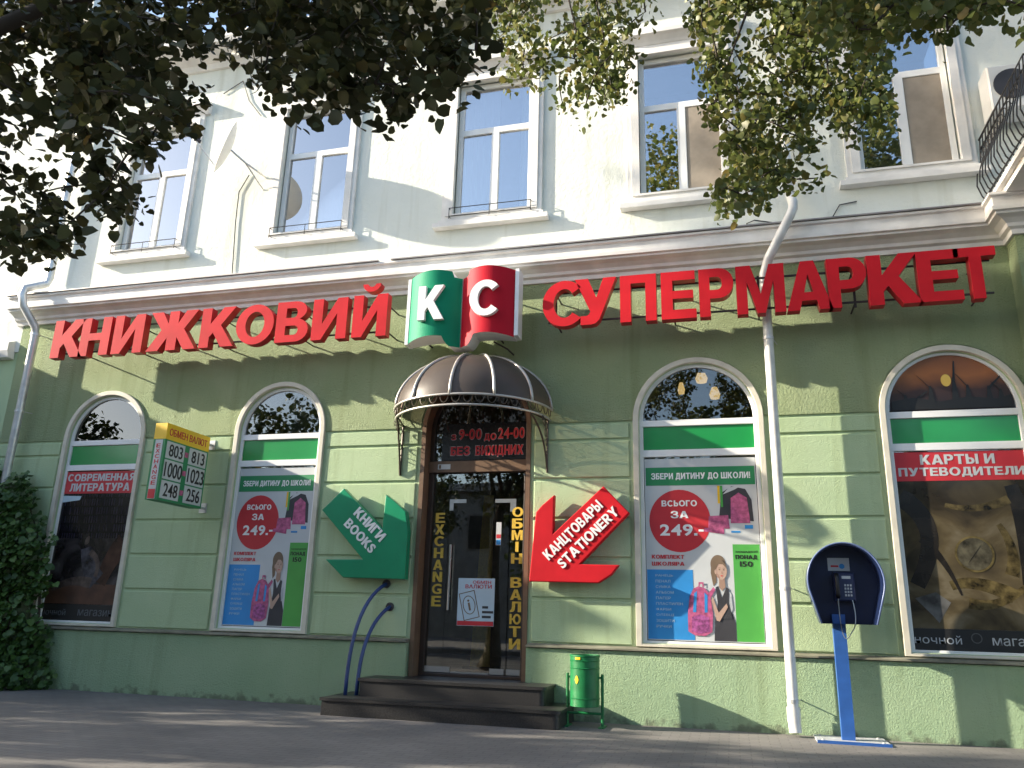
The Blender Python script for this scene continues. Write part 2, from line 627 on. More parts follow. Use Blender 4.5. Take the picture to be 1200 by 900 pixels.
def arcp(cx, cz, rx, rz, a0, a1, n=9):
    return [(cx + rx * math.cos(R(a)), cz + rz * math.sin(R(a))) for a in np.linspace(a0, a1, n)]


def _glyphs():
    t = T_
    g = {}
    g['Н'] = (0.74, [[(0, 0), (t, 0), (t, .40), (.52, .40), (.52, 0), (.74, 0), (.74, 1), (.52, 1), (.52, .59), (t, .59), (t, 1), (0, 1)]])
    g['И'] = (0.76, [[(0, 0), (t, 0), (.54, .62), (.54, 0), (.76, 0), (.76, 1), (.54, 1), (t, .38), (t, 1), (0, 1)]])
    g['Й'] = (0.76, g['И'][1] + [[(.18, 1.26)] + arcp(.38, 1.26, .20, .19, 180, 360, 11)[1:] + arcp(.38, 1.26, .09, .07, 360, 180, 9)])
    g['К'] = (0.80, [[(0, 0), (t, 0), (t, .26), (.30, .37), (.51, 0), (.80, 0), (.47, .55), (.78, 1), (.50, 1), (t, .59), (t, 1), (0, 1)]])
    g['Ж'] = (1.12, [[(0, 0), (.27, 0), (.45, .33), (.45, 0), (.67, 0), (.67, .33), (.85, 0), (1.12, 0), (.82, .53), (1.10, 1), (.83, 1), (.67, .68), (.67, 1), (.45, 1),
                      (.45, .68), (.29, 1), (.02, 1), (.30, .53)]])
    g['О'] = (0.90, [disc(.45, .5, .45, .515, 36), disc(.45, .5, .225, .325, 28)])
    g['В'] = (0.74, [[(0, 0), (.46, 0)] + arcp(.46, .285, .275, .285, -90, 75, 10) + arcp(.42, .77, .26, .23, -50, 90, 9) + [(0, 1)],
                     [(t, .17), (.43, .17)] + arcp(.43, .285, .08, .115, -90, 90, 7) + [(t, .40)], [(t, .595), (.40, .595)] + arcp(.40, .715, .07, .12, -90, 90, 7) + [(t, .835)]])
    g['У'] = (0.84, [[(.12, 0), (.32, 0), (.42, .02), (.50, .10), (.56, .25), (.84, 1), (.58, 1), (.44, .58), (.27, 1), (0, 1), (.32, .28), (.29, .22), (.24, .19), (.12, .19)]])
    g['П'] = (0.74, [[(0, 0), (t, 0), (t, .82), (.52, .82), (.52, 0), (.74, 0), (.74, 1), (0, 1)]])
    g['Е'] = (0.66, [[(0, 0), (.66, 0), (.66, .19), (t, .19), (t, .42), (.61, .42), (.61, .59), (t, .59), (t, .81), (.65, .81), (.65, 1), (0, 1)]])
    g['Р'] = (0.70, [[(0, 0), (t, 0), (t, .37), (.41, .37)] + arcp(.41, .685, .29, .315, -90, 90, 13) + [(0, 1)],
                     [(t, .55), (.38, .55)] + arcp(.38, .685, .09, .135, -90, 90, 7) + [(t, .82)]])
    g['М'] = (0.98, [[(0, 0), (t, 0), (t, .66), (.41, 0), (.57, 0), (.76, .66), (.76, 0), (.98, 0), (.98, 1), (.68, 1), (.49, .40), (.30, 1), (0, 1)]])
    g['А'] = (0.88, [[(0, 0), (.25, 0), (.30, .19), (.58, .19), (.63, 0), (.88, 0), (.57, 1), (.31, 1)], [(.352, .36), (.528, .36), (.44, .72)]])
    g['Т'] = (0.76, [[(.27, 0), (.49, 0), (.49, .82), (.76, .82), (.76, 1), (0, 1), (0, .82), (.27, .82)]])
    g['С'] = (0.84, [arcp(.44, .5, .44, .515, 42, 318, 30) + arcp(.44, .5, .215, .325, 318, 42, 24)])
    g['Г'] = (0.60, [[(0, 0), (t, 0), (t, .82), (.60, .82), (.60, 1), (0, 1)]])
    g['Л'] = (0.76, [[(0, 0), (.12, 0), (.24, .04), (.32, .18), (.36, .45), (.36, .82), (.54, .82), (.54, 0), (.76, 0), (.76, 1), (.15, 1), (.15, .5), (.12, .28), (.06, .18), (0, .18)]])
    g['Д'] = (0.84, [[(0, -.16), (.18, -.16), (.18, 0), (.66, 0), (.66, -.16), (.84, -.16), (.84, .18), (.74, .18), (.74, 1), (.18, 1), (.16, .5), (.08, .18), (0, .18)],
                     [(.29, .18), (.52, .18), (.52, .82), (.38, .82), (.37, .5)]])
    bowl = lambda x: [(x, .64)] + arcp(x, .32, .27, .32, 90, -90, 11)[1:]
    g['Ь'] = (0.64, [[(0, 0), (0, 1), (t, 1), (t, .64)] + bowl(.37), [(t, .18), (t, .46), (.34, .46)] + arcp(.34, .32, .08, .14, 90, -90, 7)[1:]])
    g['Ы'] = (0.93, g['Ь'][1] + [[(.71, 0), (.93, 0), (.93, 1), (.71, 1)]])
    g['Б'] = (0.66, [[(0, 0), (0, 1), (.61, 1), (.61, .82), (t, .82), (t, .64)] + bowl(.39), [(t, .18), (t, .46), (.36, .46)] + arcp(.36, .32, .08, .14, 90, -90, 7)[1:]])
    g['Ц'] = (0.82, [[(0, 0), (.64, 0), (.64, -.18), (.82, -.18), (.82, .18), (.72, .18), (.72, 1), (.50, 1), (.50, .18), (t, .18), (t, 1), (0, 1)]])
    g['Ш'] = (1.06, [[(0, 0), (1.06, 0), (1.06, 1), (.84, 1), (.84, .18), (.64, .18), (.64, 1), (.42, 1), (.42, .18), (t, .18), (t, 1), (0, 1)]])
    g['І'] = (t, [[(0, 0), (t, 0), (t, 1), (0, 1)]])
    g['N'] = (0.76, [[(0, 0), (t, 0), (t, .60), (.53, 0), (.76, 0), (.76, 1), (.54, 1), (.54, .42), (.24, 1), (0, 1)]])
    rr = [[(0, 0), (t, 0), (t, .36), (.27, .36), (.47, 0), (.74, 0), (.49, .40)] + arcp(.42, .69, .28, .31, -60, 90, 11) + [(0, 1)],
          [(t, .55), (.39, .55)] + arcp(.39, .685, .09, .135, -90, 90, 7) + [(t, .82)]]
    g['R'] = (0.74, rr)
    g['Я'] = (0.74, [[(.74 - x, z) for x, z in o] for o in rr])
    g['Y'] = (0.84, [[(.31, 0), (.53, 0), (.53, .44), (.84, 1), (.58, 1), (.43, .67), (.27, 1), (0, 1), (.31, .44)]])
    g['Х'] = (0.86, [[(0, 0), (.27, 0), (.43, .31), (.58, 0), (.86, 0), (.58, .51), (.83, 1), (.57, 1), (.43, .70), (.29, 1), (.02, 1), (.28, .51)]])
    g['Ю'] = (1.10, [[(0, 0), (t, 0), (t, .41), (.32, .41)] + arcp(.73, .5, .40, .515, 190, 360, 18) + arcp(.73, .5, .40, .515, 0, 170, 18)[1:] + [(.32, .59), (t, .59), (t, 1), (0, 1)],
                     disc(.73, .5, .185, .325, 26)])
    g['!'] = (t, [[(0, 0), (t, 0), (t, .2), (0, .2)], [(0.02, .29), (t - 0.02, .29), (t, 1), (0, 1)]])
    g['-'] = (0.34, [[(0, .34), (.34, .34), (.34, .52), (0, .52)]])
    g['.'] = (t, [[(0, 0), (t, 0), (t, .2), (0, .2)]])
    for lat, cyr in zip('HKOBPMATCEXI', 'НКОВРМАТСЕХІ'):
        g[lat] = g[cyr]
    return g


GLY = _glyphs()


def heavy_mesh(body, ext=0.5):
    """vertices and faces of a heavy string, cap height 1, front at +z"""
    x = 0.0
    ols = []
    vs, fs = [], []
    for ch in body:
        if ch == ' ':
            x += 0.36
            continue
        if ch in GLY:
            w_, o = GLY[ch]
            ols += [[(px_ + x, pz_) for px_, pz_ in q] for q in o]
            x += w_ + 0.085
            continue
        cu = bpy.data.curves.new('temp', 'FONT')
        cu.body = ch
        cu.offset = 0.028
        cu.extrude = ext
        cu.resolution_u = 4
        o = bpy.data.objects.new('temp', cu)
        me = bpy.data.meshes.new_from_object(o)
        bpy.data.objects.remove(o)
        co = np.array([v.co[:] for v in me.vertices])
        k = 1.0 / 0.76
        co[:, 0] = (co[:, 0] - co[:, 0].min()) * k * 1.04 + x
        co[:, 1] = (co[:, 1] + 0.02) * k
        b = len(vs)
        vs += [tuple(c) for c in co]
        fs += [tuple(i + b for i in p.vertices) for p in me.polygons]
        x = co[:, 0].max() + 0.085
        bpy.data.meshes.remove(me)
        bpy.data.curves.remove(cu)
    if ols:
        cu = curve2d(ols, ext)
        o = bpy.data.objects.new('temp', cu)
        me = bpy.data.meshes.new_from_object(o)
        bpy.data.objects.remove(o)
        b = len(vs)
        vs += [tuple(v.co) for v in me.vertices]
        fs += [tuple(i + b for i in p.vertices) for p in me.polygons]
        bpy.data.meshes.remove(me)
        bpy.data.curves.remove(cu)
    return np.array(vs), fs


def text_mb(mb, body, x0, x1, z0, z1, yf, yb, weight=0.02, shear=0.0, mtx=None, bev=0.0, keep=False):
    """lettering fitted into a box on the x-z plane"""
    if weight >= 0.03:
        co, faces = heavy_mesh(body)
    else:
        cu = bpy.data.curves.new('temp', 'FONT')
        cu.body = body
        cu.offset = min(weight, 0.012)
        cu.resolution_u = 4
        cu.extrude = 0.5
        o = bpy.data.objects.new('temp', cu)
        me = bpy.data.meshes.new_from_object(o)
        bpy.data.objects.remove(o)
        co = np.array([v.co[:] for v in me.vertices])
        faces = [tuple(p.vertices) for p in me.polygons]
        bpy.data.meshes.remove(me)
        bpy.data.curves.remove(cu)
    lo, hi = co.min(0), co.max(0)
    sx = (x1 - x0) / (hi[0] - lo[0])
    sz = (z1 - z0) / (hi[1] - lo[1])
    dx = 0
    if keep:
        k = min(sx, sz)
        dx = ((x1 - x0) - k * (hi[0] - lo[0])) / 2
        sx = k
    vs = []
    for c in co:
        p = Vector((x0 + dx + (c[0] - lo[0]) * sx, yf if c[2] > 0 else yb, z0 + (c[1] - lo[1]) * sz))
        vs.append(mtx @ p if mtx else p)
    mb.add(vs, faces)
    return mb


def text(name, body, x0, x1, z0, z1, yf, yb, material, parent, weight=0.02, shear=0.0, mtx=None, keep=False):
    mb = MB()
    if isinstance(body, str):
        text_mb(mb, body, x0, x1, z0, z1, yf, yb, weight, shear, mtx, keep=keep)
    return mb.build(name, material, parent)


# ------------------------------------------------------------------ ground
g = MB().quad((-1500, -1500, -0.13), (1500, -1500, -0.13), (1500, 1500, -0.13), (-1500, 1500, -0.13)).build('road', M['asphalt'])
tag(g, 'dark asphalt of the street', None, kind='structure')
g = MB().box(-60, 60, -7.6, 1.0, -0.4, 0.0).build('pavement', M['paving'])
tag(g, 'grey block paving in front of the shop', None, kind='structure')
g = MB().box(-60, 60, -7.85, -7.602, -0.4, 0.003).build('kerb', M['kerb'])
tag(g, 'pale concrete kerb at the street edge', None, kind='structure')
g = MB().box(-60, 60, -30, -17.0, -0.4, 0.0).build('far_pavement', M['paving'])
tag(g, 'paving on the opposite side of the street', None, kind='structure')

# ------------------------------------------------------------------ the building
BX0, BX1 = -11.35, 3.42
bld = thing('shop_building', (-4, 0, 0), 'two-storey building with green ground floor and cream upper floor holding the bookshop', 'building')

SHOP = [(-9.31, 0.75, 3.66), (-6.25, 0.735, 3.67), (-0.325, 0.805, 3.63), (2.60, 0.80, 3.62)]     # centre, half width, spring
DOOR = (-4.03, -2.48, 3.62)
UWIN = [-9.12, -6.14, -3.15, -0.38, 2.48]
Z_UB, Z_UT = 6.80, 9.16           # bottom and top of the upper openings
UH = 0.615                        # half width of the upper openings

holes = [arch(cx, hw - 0.075, 0.90, sp) for cx, hw, sp in SHOP]
doorhole = arch((DOOR[0] + DOOR[1]) / 2, (DOOR[1] - DOOR[0]) / 2, 0.0, DOOR[2])
w = MB()
w.plate([rect(BX0, BX1, 0.0, 5.95)] + holes + [doorhole], 0.02, 0.42)
w.build('ground_floor_wall', M['green_block'], bld)
# roughcast panel above the joints, with the arch heads cut out
n = 20
outer = [(BX0, 3.635)]
for cx, hw, sp in [SHOP[0], SHOP[1], None or ((DOOR[0] + DOOR[1]) / 2, (DOOR[1] - DOOR[0]) / 2 + 0.02, DOOR[2]), SHOP[2], SHOP[3]]:
    r = hw + 0.0
    outer += [(cx - r, 3.635)] + [(cx - r * math.cos(math.pi * k / n), max(sp, 3.64) + r * math.sin(math.pi * k / n)) for k in range(n + 1)] + [(cx + r, 3.635)]
outer += [(BX1, 3.635), (BX1, 5.72), (BX0, 5.72)]
clean = [outer[0]]
for p in outer[1:]:
    if abs(p[0] - clean[-1][0]) + abs(p[1] - clean[-1][1]) > 1e-4:
        clean.append(p)
MB().plate([clean], 0.0, 0.019).build('roughcast_panel', M['green_rough'], bld)
rows = [(0.87, 1.37), (1.405, 1.865), (1.90, 2.36), (2.395, 2.865), (2.90, 3.37), (3.405, 3.60)]
piers = [(BX0, -10.10), (-8.52, -7.03), (-5.475, -4.07), (-2.44, -1.17), (0.52, 1.76)]
for a, b in piers:
    rb = MB()
    for z0, z1 in rows:
        rb.bevbox(a + 0.012, b - 0.012, -0.001, 0.022, z0, z1, 0.010)
    rb.build('rustication', M['green_block'], bld)
pl = MB()
for a, b in ((BX0, DOOR[0] - 0.012), (DOOR[1] + 0.012, BX1)):
    pl.box(a, b, -0.08, 0.022, -0.05, 0.80)
pl.build('plinth', M['green_plinth'], bld)
lg = MB()
for a, b in ((BX0, DOOR[0] - 0.014), (DOOR[1] + 0.014, BX1)):
    lg.add([(a, 0.02, 0.80), (b, 0.02, 0.80), (b, -0.115, 0.812), (a, -0.115, 0.812),
            (a, -0.115, 0.830), (b, -0.115, 0.830), (b, 0.02, 0.855), (a, 0.02, 0.855)],
           [(0, 1, 2, 3), (3, 2, 5, 4), (4, 5, 6, 7), (0, 3, 4, 7), (1, 6, 5, 2)])
lg.build('ledge', mat('brown grey ledge', (0.20, 0.19, 0.14), 0.8, var=0.3, vscale=5), bld)  # brown-grey, darker than the wall, with a mottled tone


def profile_run(mb, prof, x0, x1, mitre1=0.0):
    """prof (depth, z): extrude a moulding along x; mitre1 turns the right end outward into the corner"""
    nn = len(prof)
    vs = [(x0, -d, z) for d, z in prof] + [(x1 - d * mitre1, -d, z) for d, z in prof]
    fs = [(i, i + 1, nn + i + 1, nn + i) for i in range(nn - 1)]
    fs += [tuple(range(nn - 1, -1, -1)), tuple(range(nn, 2 * nn))]
    mb.add(vs, fs)


CORN = [(-0.02, 5.64), (0.03, 5.645), (0.04, 5.70), (0.085, 5.72), (0.10, 5.76), (0.16, 5.80), (0.235, 5.825), (0.24, 5.85), (0.275, 5.86),
        (0.28, 5.905), (0.255, 5.91), (0.262, 6.03), (0.30, 6.04), (0.30, 6.07), (-0.02, 6.13)]
cm = MB()
profile_run(cm, CORN, BX0 - 0.12, BX1, 1.0)
cm.build('string_cornice', M['trim'], bld)
fl = MB()
fl.box(BX0 - 0.14, -4.75, -0.325, 0.0, 6.077, 6.095)
fl.box(-4.55, BX1 - 0.3, -0.325, 0.0, 6.077, 6.095)
fl.build('zinc_flashing', M['flash'], bld)

uh = [rect(c - UH, c + UH, Z_UB, Z_UT) for c in UWIN]
MB().plate([rect(BX0, 7.5, 5.96, 10.6)] + uh, 0.0, 0.35).build('upper_wall', M['white_wall'], bld)
tc = MB()
profile_run(tc, [(-0.02, 10.2), (0.05, 10.21), (0.08, 10.3), (0.2, 10.35), (0.42, 10.42), (0.45, 10.5), (0.45, 10.58), (-0.02, 10.75)], BX0 - 0.1, BX1 + 3.5)
tc.build('roof_cornice', M['trim'], bld)
MB().add([(BX0 - .1, -0.4, 10.62), (BX1 + 4, -0.4, 10.62), (BX1 + 4, 5, 13.2), (BX0 - .1, 5, 13.2)], [(0, 1, 2, 3)]).build('roof', M['flash'], bld)
# rooms behind
rm = MB()
rm.box(BX0, BX1, 2.2, 2.3, 6.0, 10.5)
for x in (-7.6, -4.65, -1.7, 1.0):
    rm.box(x, x + 0.1, 0.36, 2.2, 6.0, 10.5)
rm.box(BX0, BX1, 0.36, 2.2, 10.0, 10.1)
rm.box(BX0, BX0 + 0.1, 0.36, 2.2, 6.0, 10.5)
rm.build('upper_room', M['room'], bld)
sh = MB()
sh.box(BX0, BX1, 6.0, 6.1, 0, 5.5)
sh.box(BX0, BX0 + 0.1, 0.43, 6.0, 0, 5.5)
sh.box(BX1 - 0.1, BX1, 0.43, 6.0, 0, 5.5)
sh.box(BX0, BX1, 0.43, 6.0, 5.0, 5.1)
sh.box(BX0, BX1, 0.43, 6.0, 0.30, 0.39)
sh.build('shop_room', M['shop_dark'], bld)

# shop windows
for i, (cx, hw, sp) in enumerate(SHOP):
    sw = MB().plate([arch(cx, hw, 0.862, sp, 28), arch(cx, hw - 0.07, 0.893, sp, 28)], -0.028, 0.10, 0.008).build('shop_window', M['cream'], bld, smooth=True, angle=35)
    gi = hw - 0.072
    fr = MB()
    fr.plate([arch(cx, gi, 0.895, sp, 28), arch(cx, gi - 0.05, 3.63, max(sp, 3.635), 28), rect(cx - gi + 0.05, cx + gi - 0.05, 3.245, 3.55),
              rect(cx - gi + 0.05, cx + gi - 0.05, 0.93, 3.155)], 0.045, 0.105, 0.006)
    fr.build('frame', M['pvc'], sw)
    MB().plate([arch(cx, gi - 0.052, 3.631, max(sp, 3.636), 28)], 0.075, 0.08).build('arched_pane', M['dark_pane'], sw)
    MB().box(cx - gi + 0.052, cx + gi - 0.052, 0.07, 0.09, 3.247, 3.548).build('green_panel', M['shop_green'], sw)
    MB().box(cx - gi + 0.052, cx + gi - 0.052, 0.07, 0.076, 0.932, 3.153).build('pane', M['shop_pane'], sw)

# upper windows
for i, c in enumerate(UWIN):
    fr = MB().plate([rect(c - 0.765, c + 0.765, 6.76, 9.30), rect(c - UH + 0.02, c + UH - 0.02, 6.85, Z_UT - 0.02)], -0.042, 0.0).build('window', M['trim'], bld)
    sur = MB()
    sur.plate([rect(c - 0.70, c + 0.70, 6.83, 9.23), rect(c - UH + 0.022, c + UH - 0.022, 6.86, Z_UT - 0.022)], -0.062, -0.0425)
    sur.build('architrave', M['trim'], fr)
    hd = MB()
    profile_run(hd, [(0.0, 9.301), (0.05, 9.302), (0.07, 9.34), (0.12, 9.40), (0.16, 9.42), (0.16, 9.48), (0.0, 9.54)], c - 0.86, c + 0.86)
    hd.build('hood', M['trim'], fr)
    sl = MB()
    sl.box(c - 0.87, c + 0.87, -0.125, 0.0, 6.63, 6.70)
    sl.box(c - 0.80, c + 0.80, -0.085, 0.0, 6.701, 6.758)
    sl.build('sill', M['trim'], fr)
    a, b = c - UH + 0.02, c + UH - 0.02
    tz = 8.30
    sash = MB()
    yb = 0.075
    sash.plate([rect(a, b, 6.85, Z_UT - 0.02), rect(a + 0.075, b - 0.075, tz + 0.05, Z_UT - 0.10), rect(a + 0.075, c - 0.06, 6.93, tz - 0.05),
                rect(c + 0.06, b - 0.075, 6.93, tz - 0.05)], yb, yb + 0.06, 0.006)
    sash.build('sash', M['pvc'], fr)
    pn = MB()
    pn.box(a + 0.07, b - 0.07, yb + 0.03, yb + 0.036, tz + 0.04, Z_UT - 0.09)
    pn.box(a + 0.07, c - 0.055, yb + 0.03, yb + 0.036, 6.92, tz - 0.04)
    pn.box(c + 0.055, b - 0.07, yb + 0.03, yb + 0.036, 6.92, tz - 0.04)
    pn.build('pane', M['pane'], fr)

    def pleats(x0, x1, z0, z1, y, material, amp=0.03, per=0.11):
        mb = MB()
        k = max(6, int((x1 - x0) / 0.012))
        vs, fs = [], []
        for q in range(k + 1):
            x = x0 + (x1 - x0) * q / k
            yy = y + amp * math.sin(2 * math.pi * x / per + 1.3 * math.sin(x * 9)) + 0.01 * math.sin(x * 40)
            vs += [(x, yy, z0), (x, yy, z1)]
        for q in range(k):
            fs.append((2 * q, 2 * q + 2, 2 * q + 3, 2 * q + 1))
        mb.add(vs, fs)
        return mb.build('curtain', material, fr)
    if i in (0, 1):
        pleats(a + 0.02, b - 0.02, 6.87, 9.1, 0.20, M['curtain'])
    elif i == 2:
        pleats(a + 0.02, c + 0.02, 6.87, 9.1, 0.20, M['curtain'])
        pleats(b - 0.22, b, 6.87, 9.1, 0.20, M['curtain'])
    else:
        sc_ = MB().box(c + 0.062, b - 0.077, yb + 0.012, yb + 0.016, 6.932, tz - 0.052).build('insect_screen', M['blind'], fr)
    if i < 3:
        rl = MB()
        for z in (6.80, 6.93):
            rl.tube([(c - 0.62, -0.0, z), (c - 0.62, -0.11, z), (c + 0.62, -0.11, z), (c + 0.62, 0.0, z)], 0.007, 5)
        for x in (-0.62, 0.0, 0.62):
            rl.tube([(c + x, -0.11, 6.76), (c + x, -0.11, 6.93)], 0.006, 5)
        rl.build('flower_guard', M['iron'], fr)

# right-hand projecting bay with its own wall and cornice
bay = thing('corner_bay', (5.4, 0, 0), 'projecting green and cream bay at the right edge carrying the balcony', 'building')
PB = 0.30
b_ = MB()
b_.box(BX1 + 0.001, 7.5, -PB, 0.45, 0.0, 5.70)
b_.build('wall', M['green_rough'], bay)
MB().box(BX1 + 0.001, 7.5, -PB - 0.02, -0.001, 5.97, 6.055).build('coping', M['trim'], bay)
cb = MB()
nn = len(CORN)
vs = [(BX1 - d, 0.0 - d, z) for d, z in CORN] + [(BX1 - d, -PB - d, z) for d, z in CORN] + [(7.5, -PB - d, z) for d, z in CORN]
fs = [(i, i + 1, nn + i + 1, nn + i) for i in range(nn - 1)] + [(nn + i, nn + i + 1, 2 * nn + i + 1, 2 * nn + i) for i in range(nn - 1)]
cb.add(vs, fs).build('cornice', M['trim'], bay)
MB().box(BX1 - 0.08, 7.5, -PB - 0.09, -PB - 0.001, -0.05, 0.82).build('plinth', M['green_plinth'], bay)

bal = thing('balcony', (5.2, -0.3, 6.1), 'white balcony slab with bulging black iron railing at top right', 'balcony')
sl = MB()
sl.box(3.24, 7.2, -1.7, -0.31, 6.14, 6.20)
sl.box(3.30, 7.2, -1.64, -0.31, 6.06, 6.14)
sl.box(3.24, 3.41, -0.31, -0.02, 6.14, 6.20)
sl.build('slab', M['trim'], bal)
rl = MB()


def bulge(x, y, nx, ny, z0=6.2, z1=7.12):
    return [(x + nx * o, y + ny * o, z0 + (z1 - z0) * t) for t, o in ((0, 0.0), (0.12, 0.07), (0.28, 0.11), (0.45, 0.09), (0.65, 0.03), (1, 0.0))]


for k in range(15):
    y = -0.05 - k * 0.115
    rl.tube(bulge(3.30, y, -1, 0), 0.009, 5)
for k in range(30):
    rl.tube(bulge(3.34 + k * 0.12, -1.66, 0, -1), 0.009, 5)
for z, o in ((6.26, 0.05), (7.12, 0.0), (6.98, 0.0)):
    rl.tube([(3.30 - o, -0.02, z), (3.30 - o, -1.66 - o, z), (7.2, -1.66 - o, z)], 0.014, 6)
for k in range(12):
    y = -0.12 - k * 0.125
    rl.tube([(3.28, y + 0.05 * math.cos(t), 6.86 + 0.05 * math.sin(t)) for t in np.linspace(0, 2 * math.pi, 11)], 0.006, 4)
rl.build('railing', M['iron'], bal)

ac = thing('air_conditioner', (3.8, -0.2, 7.3), 'white air conditioner box with round dark fan on the wall behind the balcony railing', 'air conditioner')
MB().bevbox(3.38, 4.20, -0.38, -0.05, 7.30, 7.93, 0.02).build('casing', M['ac'], ac)
MB().lathe([(0.21, 0.0), (0.21, 0.012), (0.0, 0.012)], (3.64, -0.381, 7.64), 28, 'y').build('fan_grille', M['dark_print'], ac)
for x in (3.50, 4.05):
    MB().box(x, x + 0.04, -0.37, -0.001, 7.24, 7.299).build('bracket', M['galv'], ac)

# neighbour on the left
nb = thing('neighbour_building', (-13.5, 0, 0), 'pale neighbouring house at the left edge with a white ledge above a green ground floor', 'building')
MB().box(-24, BX0 - 0.002, 0.06, 0.5, 0, 5.2).build('ground_floor_wall', M['green_block'], nb)
MB().box(-24, BX0 - 0.002, 0.03, 0.5, 5.201, 12.6).build('upper_wall', M['pale_wall'], nb)
lm = MB()
profile_run(lm, [(-0.06, 5.08), (0.06, 5.09), (0.10, 5.2), (0.10, 5.34), (-0.03, 5.40)], -24, BX0 - 0.13)
lm.build('ledge', M['trim'], nb)
MB().add([(-24, -0.1, 12.62), (BX0 - 0.12, -0.1, 12.62), (BX0 - 0.12, 5, 15), (-24, 5, 15)], [(0, 1, 2, 3)]).build('roof', M['flash'], nb)
wing = thing('neighbour_wing', (-17.5, -1.5, 0), 'plain pale wing of the neighbouring house standing forward beyond the left edge', 'building')
MB().box(-23, -14.6, -3.12, 0.02, 0, 6.15).build('wall', M['pale_wall'], wing)
MB().box(-23.1, -14.5, -3.22, 0.02, 6.151, 6.28).build('roof', M['flash'], wing)
for x in (-21.5, -18.5, -16):
    f = MB().box(x - 0.5, x + 0.5, -3.14, -3.121, 1.2, 3.0).build('window', M['pvc'], wing)
    MB().box(x - 0.42, x + 0.42, -3.146, -3.141, 1.28, 2.92).build('pane', M['black_gloss'], f)

# ------------------------------------------------------------------ entrance
DX0, DX1 = DOOR[0], DOOR[1]
ent = MB()
dcx, dhw = (DX0 + DX1) / 2, (DX1 - DX0) / 2
ent.plate([arch(dcx, dhw - 0.002, 0.395, DOOR[2], 24), arch(dcx, dhw - 0.06, 0.396, DOOR[2], 24)], 0.0, 0.27)
edo = ent.build('entrance', M['brown'], bld)
fr = MB()
fr.plate([arch(dcx, dhw - 0.062, 0.398, DOOR[2], 24), arch(dcx, dhw - 0.115, 3.20, DOOR[2], 24), rect(DX0 + 0.13, DX1 - 0.13, 0.44, 3.03)], 0.20, 0.30, 0.006)
fr.build('door_frame', M['brown_dark'], edo)
MB().box(DX0 + 0.064, DX1 - 0.064, 0.165, 0.198, 3.035, 3.185).build('transom_bar', M['brown'], edo)
gl = MB()
gl.box(DX0 + 0.132, -3.665, 0.245, 0.255, 0.46, 3.02)
gl.box(-2.80, DX1 - 0.132, 0.245, 0.255, 0.46, 3.02)
gl.build('side_pane', M['shop_pane'], edo)
gd = MB().box(-3.655, -2.81, 0.235, 0.245, 0.46, 3.02).build('glass_door', M['shop_pane'], edo)
hm = MB()
hm.tube([(-3.60, 0.19, 1.22), (-3.60, 0.19, 2.06)], 0.016, 8)
for z in (1.40, 1.88):
    hm.tube([(-3.60, 0.19, z), (-3.60, 0.24, z)], 0.010, 6)
hm.build('handle', M['steel'], gd)
for x0, x1, z0, z1 in ((-3.655, -3.42, 2.62, 2.67), (-3.655, -3.60, 2.52, 2.619), (-3.01, -2.72, 2.62, 2.67), (-2.80, -2.72, 2.50, 2.619),
                       (-3.90, -3.55, 0.45, 0.52), (-3.02, -2.83, 0.45, 0.52), (-2.80, -2.62, 0.45, 0.52), (-3.54, -3.03, 0.445, 0.465)):
    MB().box(x0, x1, 0.228, 0.234, z0, z1).build('patch_fitting', M['steel'], edo)
MB().plate([arch(dcx, dhw - 0.117, 3.201, DOOR[2], 24)], 0.222, 0.232).build('fanlight', M['dark_pane'], edo)

hb = thing('opening_hours_board', (-3.2, 0.21, 3.2), 'black board over the door with red opening hours lettering', 'sign')
MB().box(-3.80, -2.60, 0.205, 0.221, 3.205, 3.72).build('board', M['black_gloss'], hb)
lt, le = MB(), MB()
for s, a, b, z0, z1 in (('З', -3.67, -3.60, 3.49, 3.57), ('9-00', -3.56, -3.23, 3.49, 3.64), ('ДО', -3.19, -3.02, 3.465, 3.57), ('24-00', -2.99, -2.62, 3.49, 3.64),
                        ('БЕЗ', -3.67, -3.39, 3.27, 3.40), ('ВИХІДНИХ', -3.31, -2.63, 3.245, 3.40)):
    text_mb(le, s, a - 0.006, b + 0.006, z0 - 0.006, z1 + 0.006, 0.2025, 0.2045, 0.05)
    text_mb(lt, s, a, b, z0, z1, 0.200, 0.2022, 0.05)
le.build('letter_outline', M['grey_print'], hb)
lt.build('lettering', M['red_print'], hb)
st = thing('sticker', (-3.74, 0.16, 3.08), 'small white rectangular sticker on the brown bar above the door', 'sticker')
MB().box(-3.83, -3.65, 0.161, 0.1645, 3.075, 3.145).build('paper', M['off_white'], st)
sd = MB().box(-3.815, -3.785, 0.158, 0.1608, 3.085, 3.135)
sd.build('emblem', M['hair_print'], st)


def vertical_text(name, s, x, ztop, zbot, w, y, label):
    t = thing(name, (x, y, zbot), label, 'lettering')
    k = len(s)
    step = (ztop - zbot) / k
    for q, ch in enumerate(s):
        if ch == ' ':
            continue
        z1 = ztop - q * step
        ww = w * (0.28 if ch == 'І' else 1.0)
        mb = text_mb(MB(), ch, x - ww / 2, x + ww / 2, z1 - step * 0.86, z1, y, y + 0.003, 0.035)
        mb.build('letter', M['gold'], t)
    return t


vertical_text('exchange_lettering', 'EXCHANGE', -3.785, 2.49, 1.24, 0.135, 0.238, 'yellow letters stacked down the left pane beside the door reading EXCHANGE')
vertical_text('exchange_lettering', 'ОБМІН ВАЛЮТИ', -2.695, 2.56, 0.74, 0.15, 0.226, 'yellow letters stacked down the right side of the door reading ОБМІН ВАЛЮТИ')

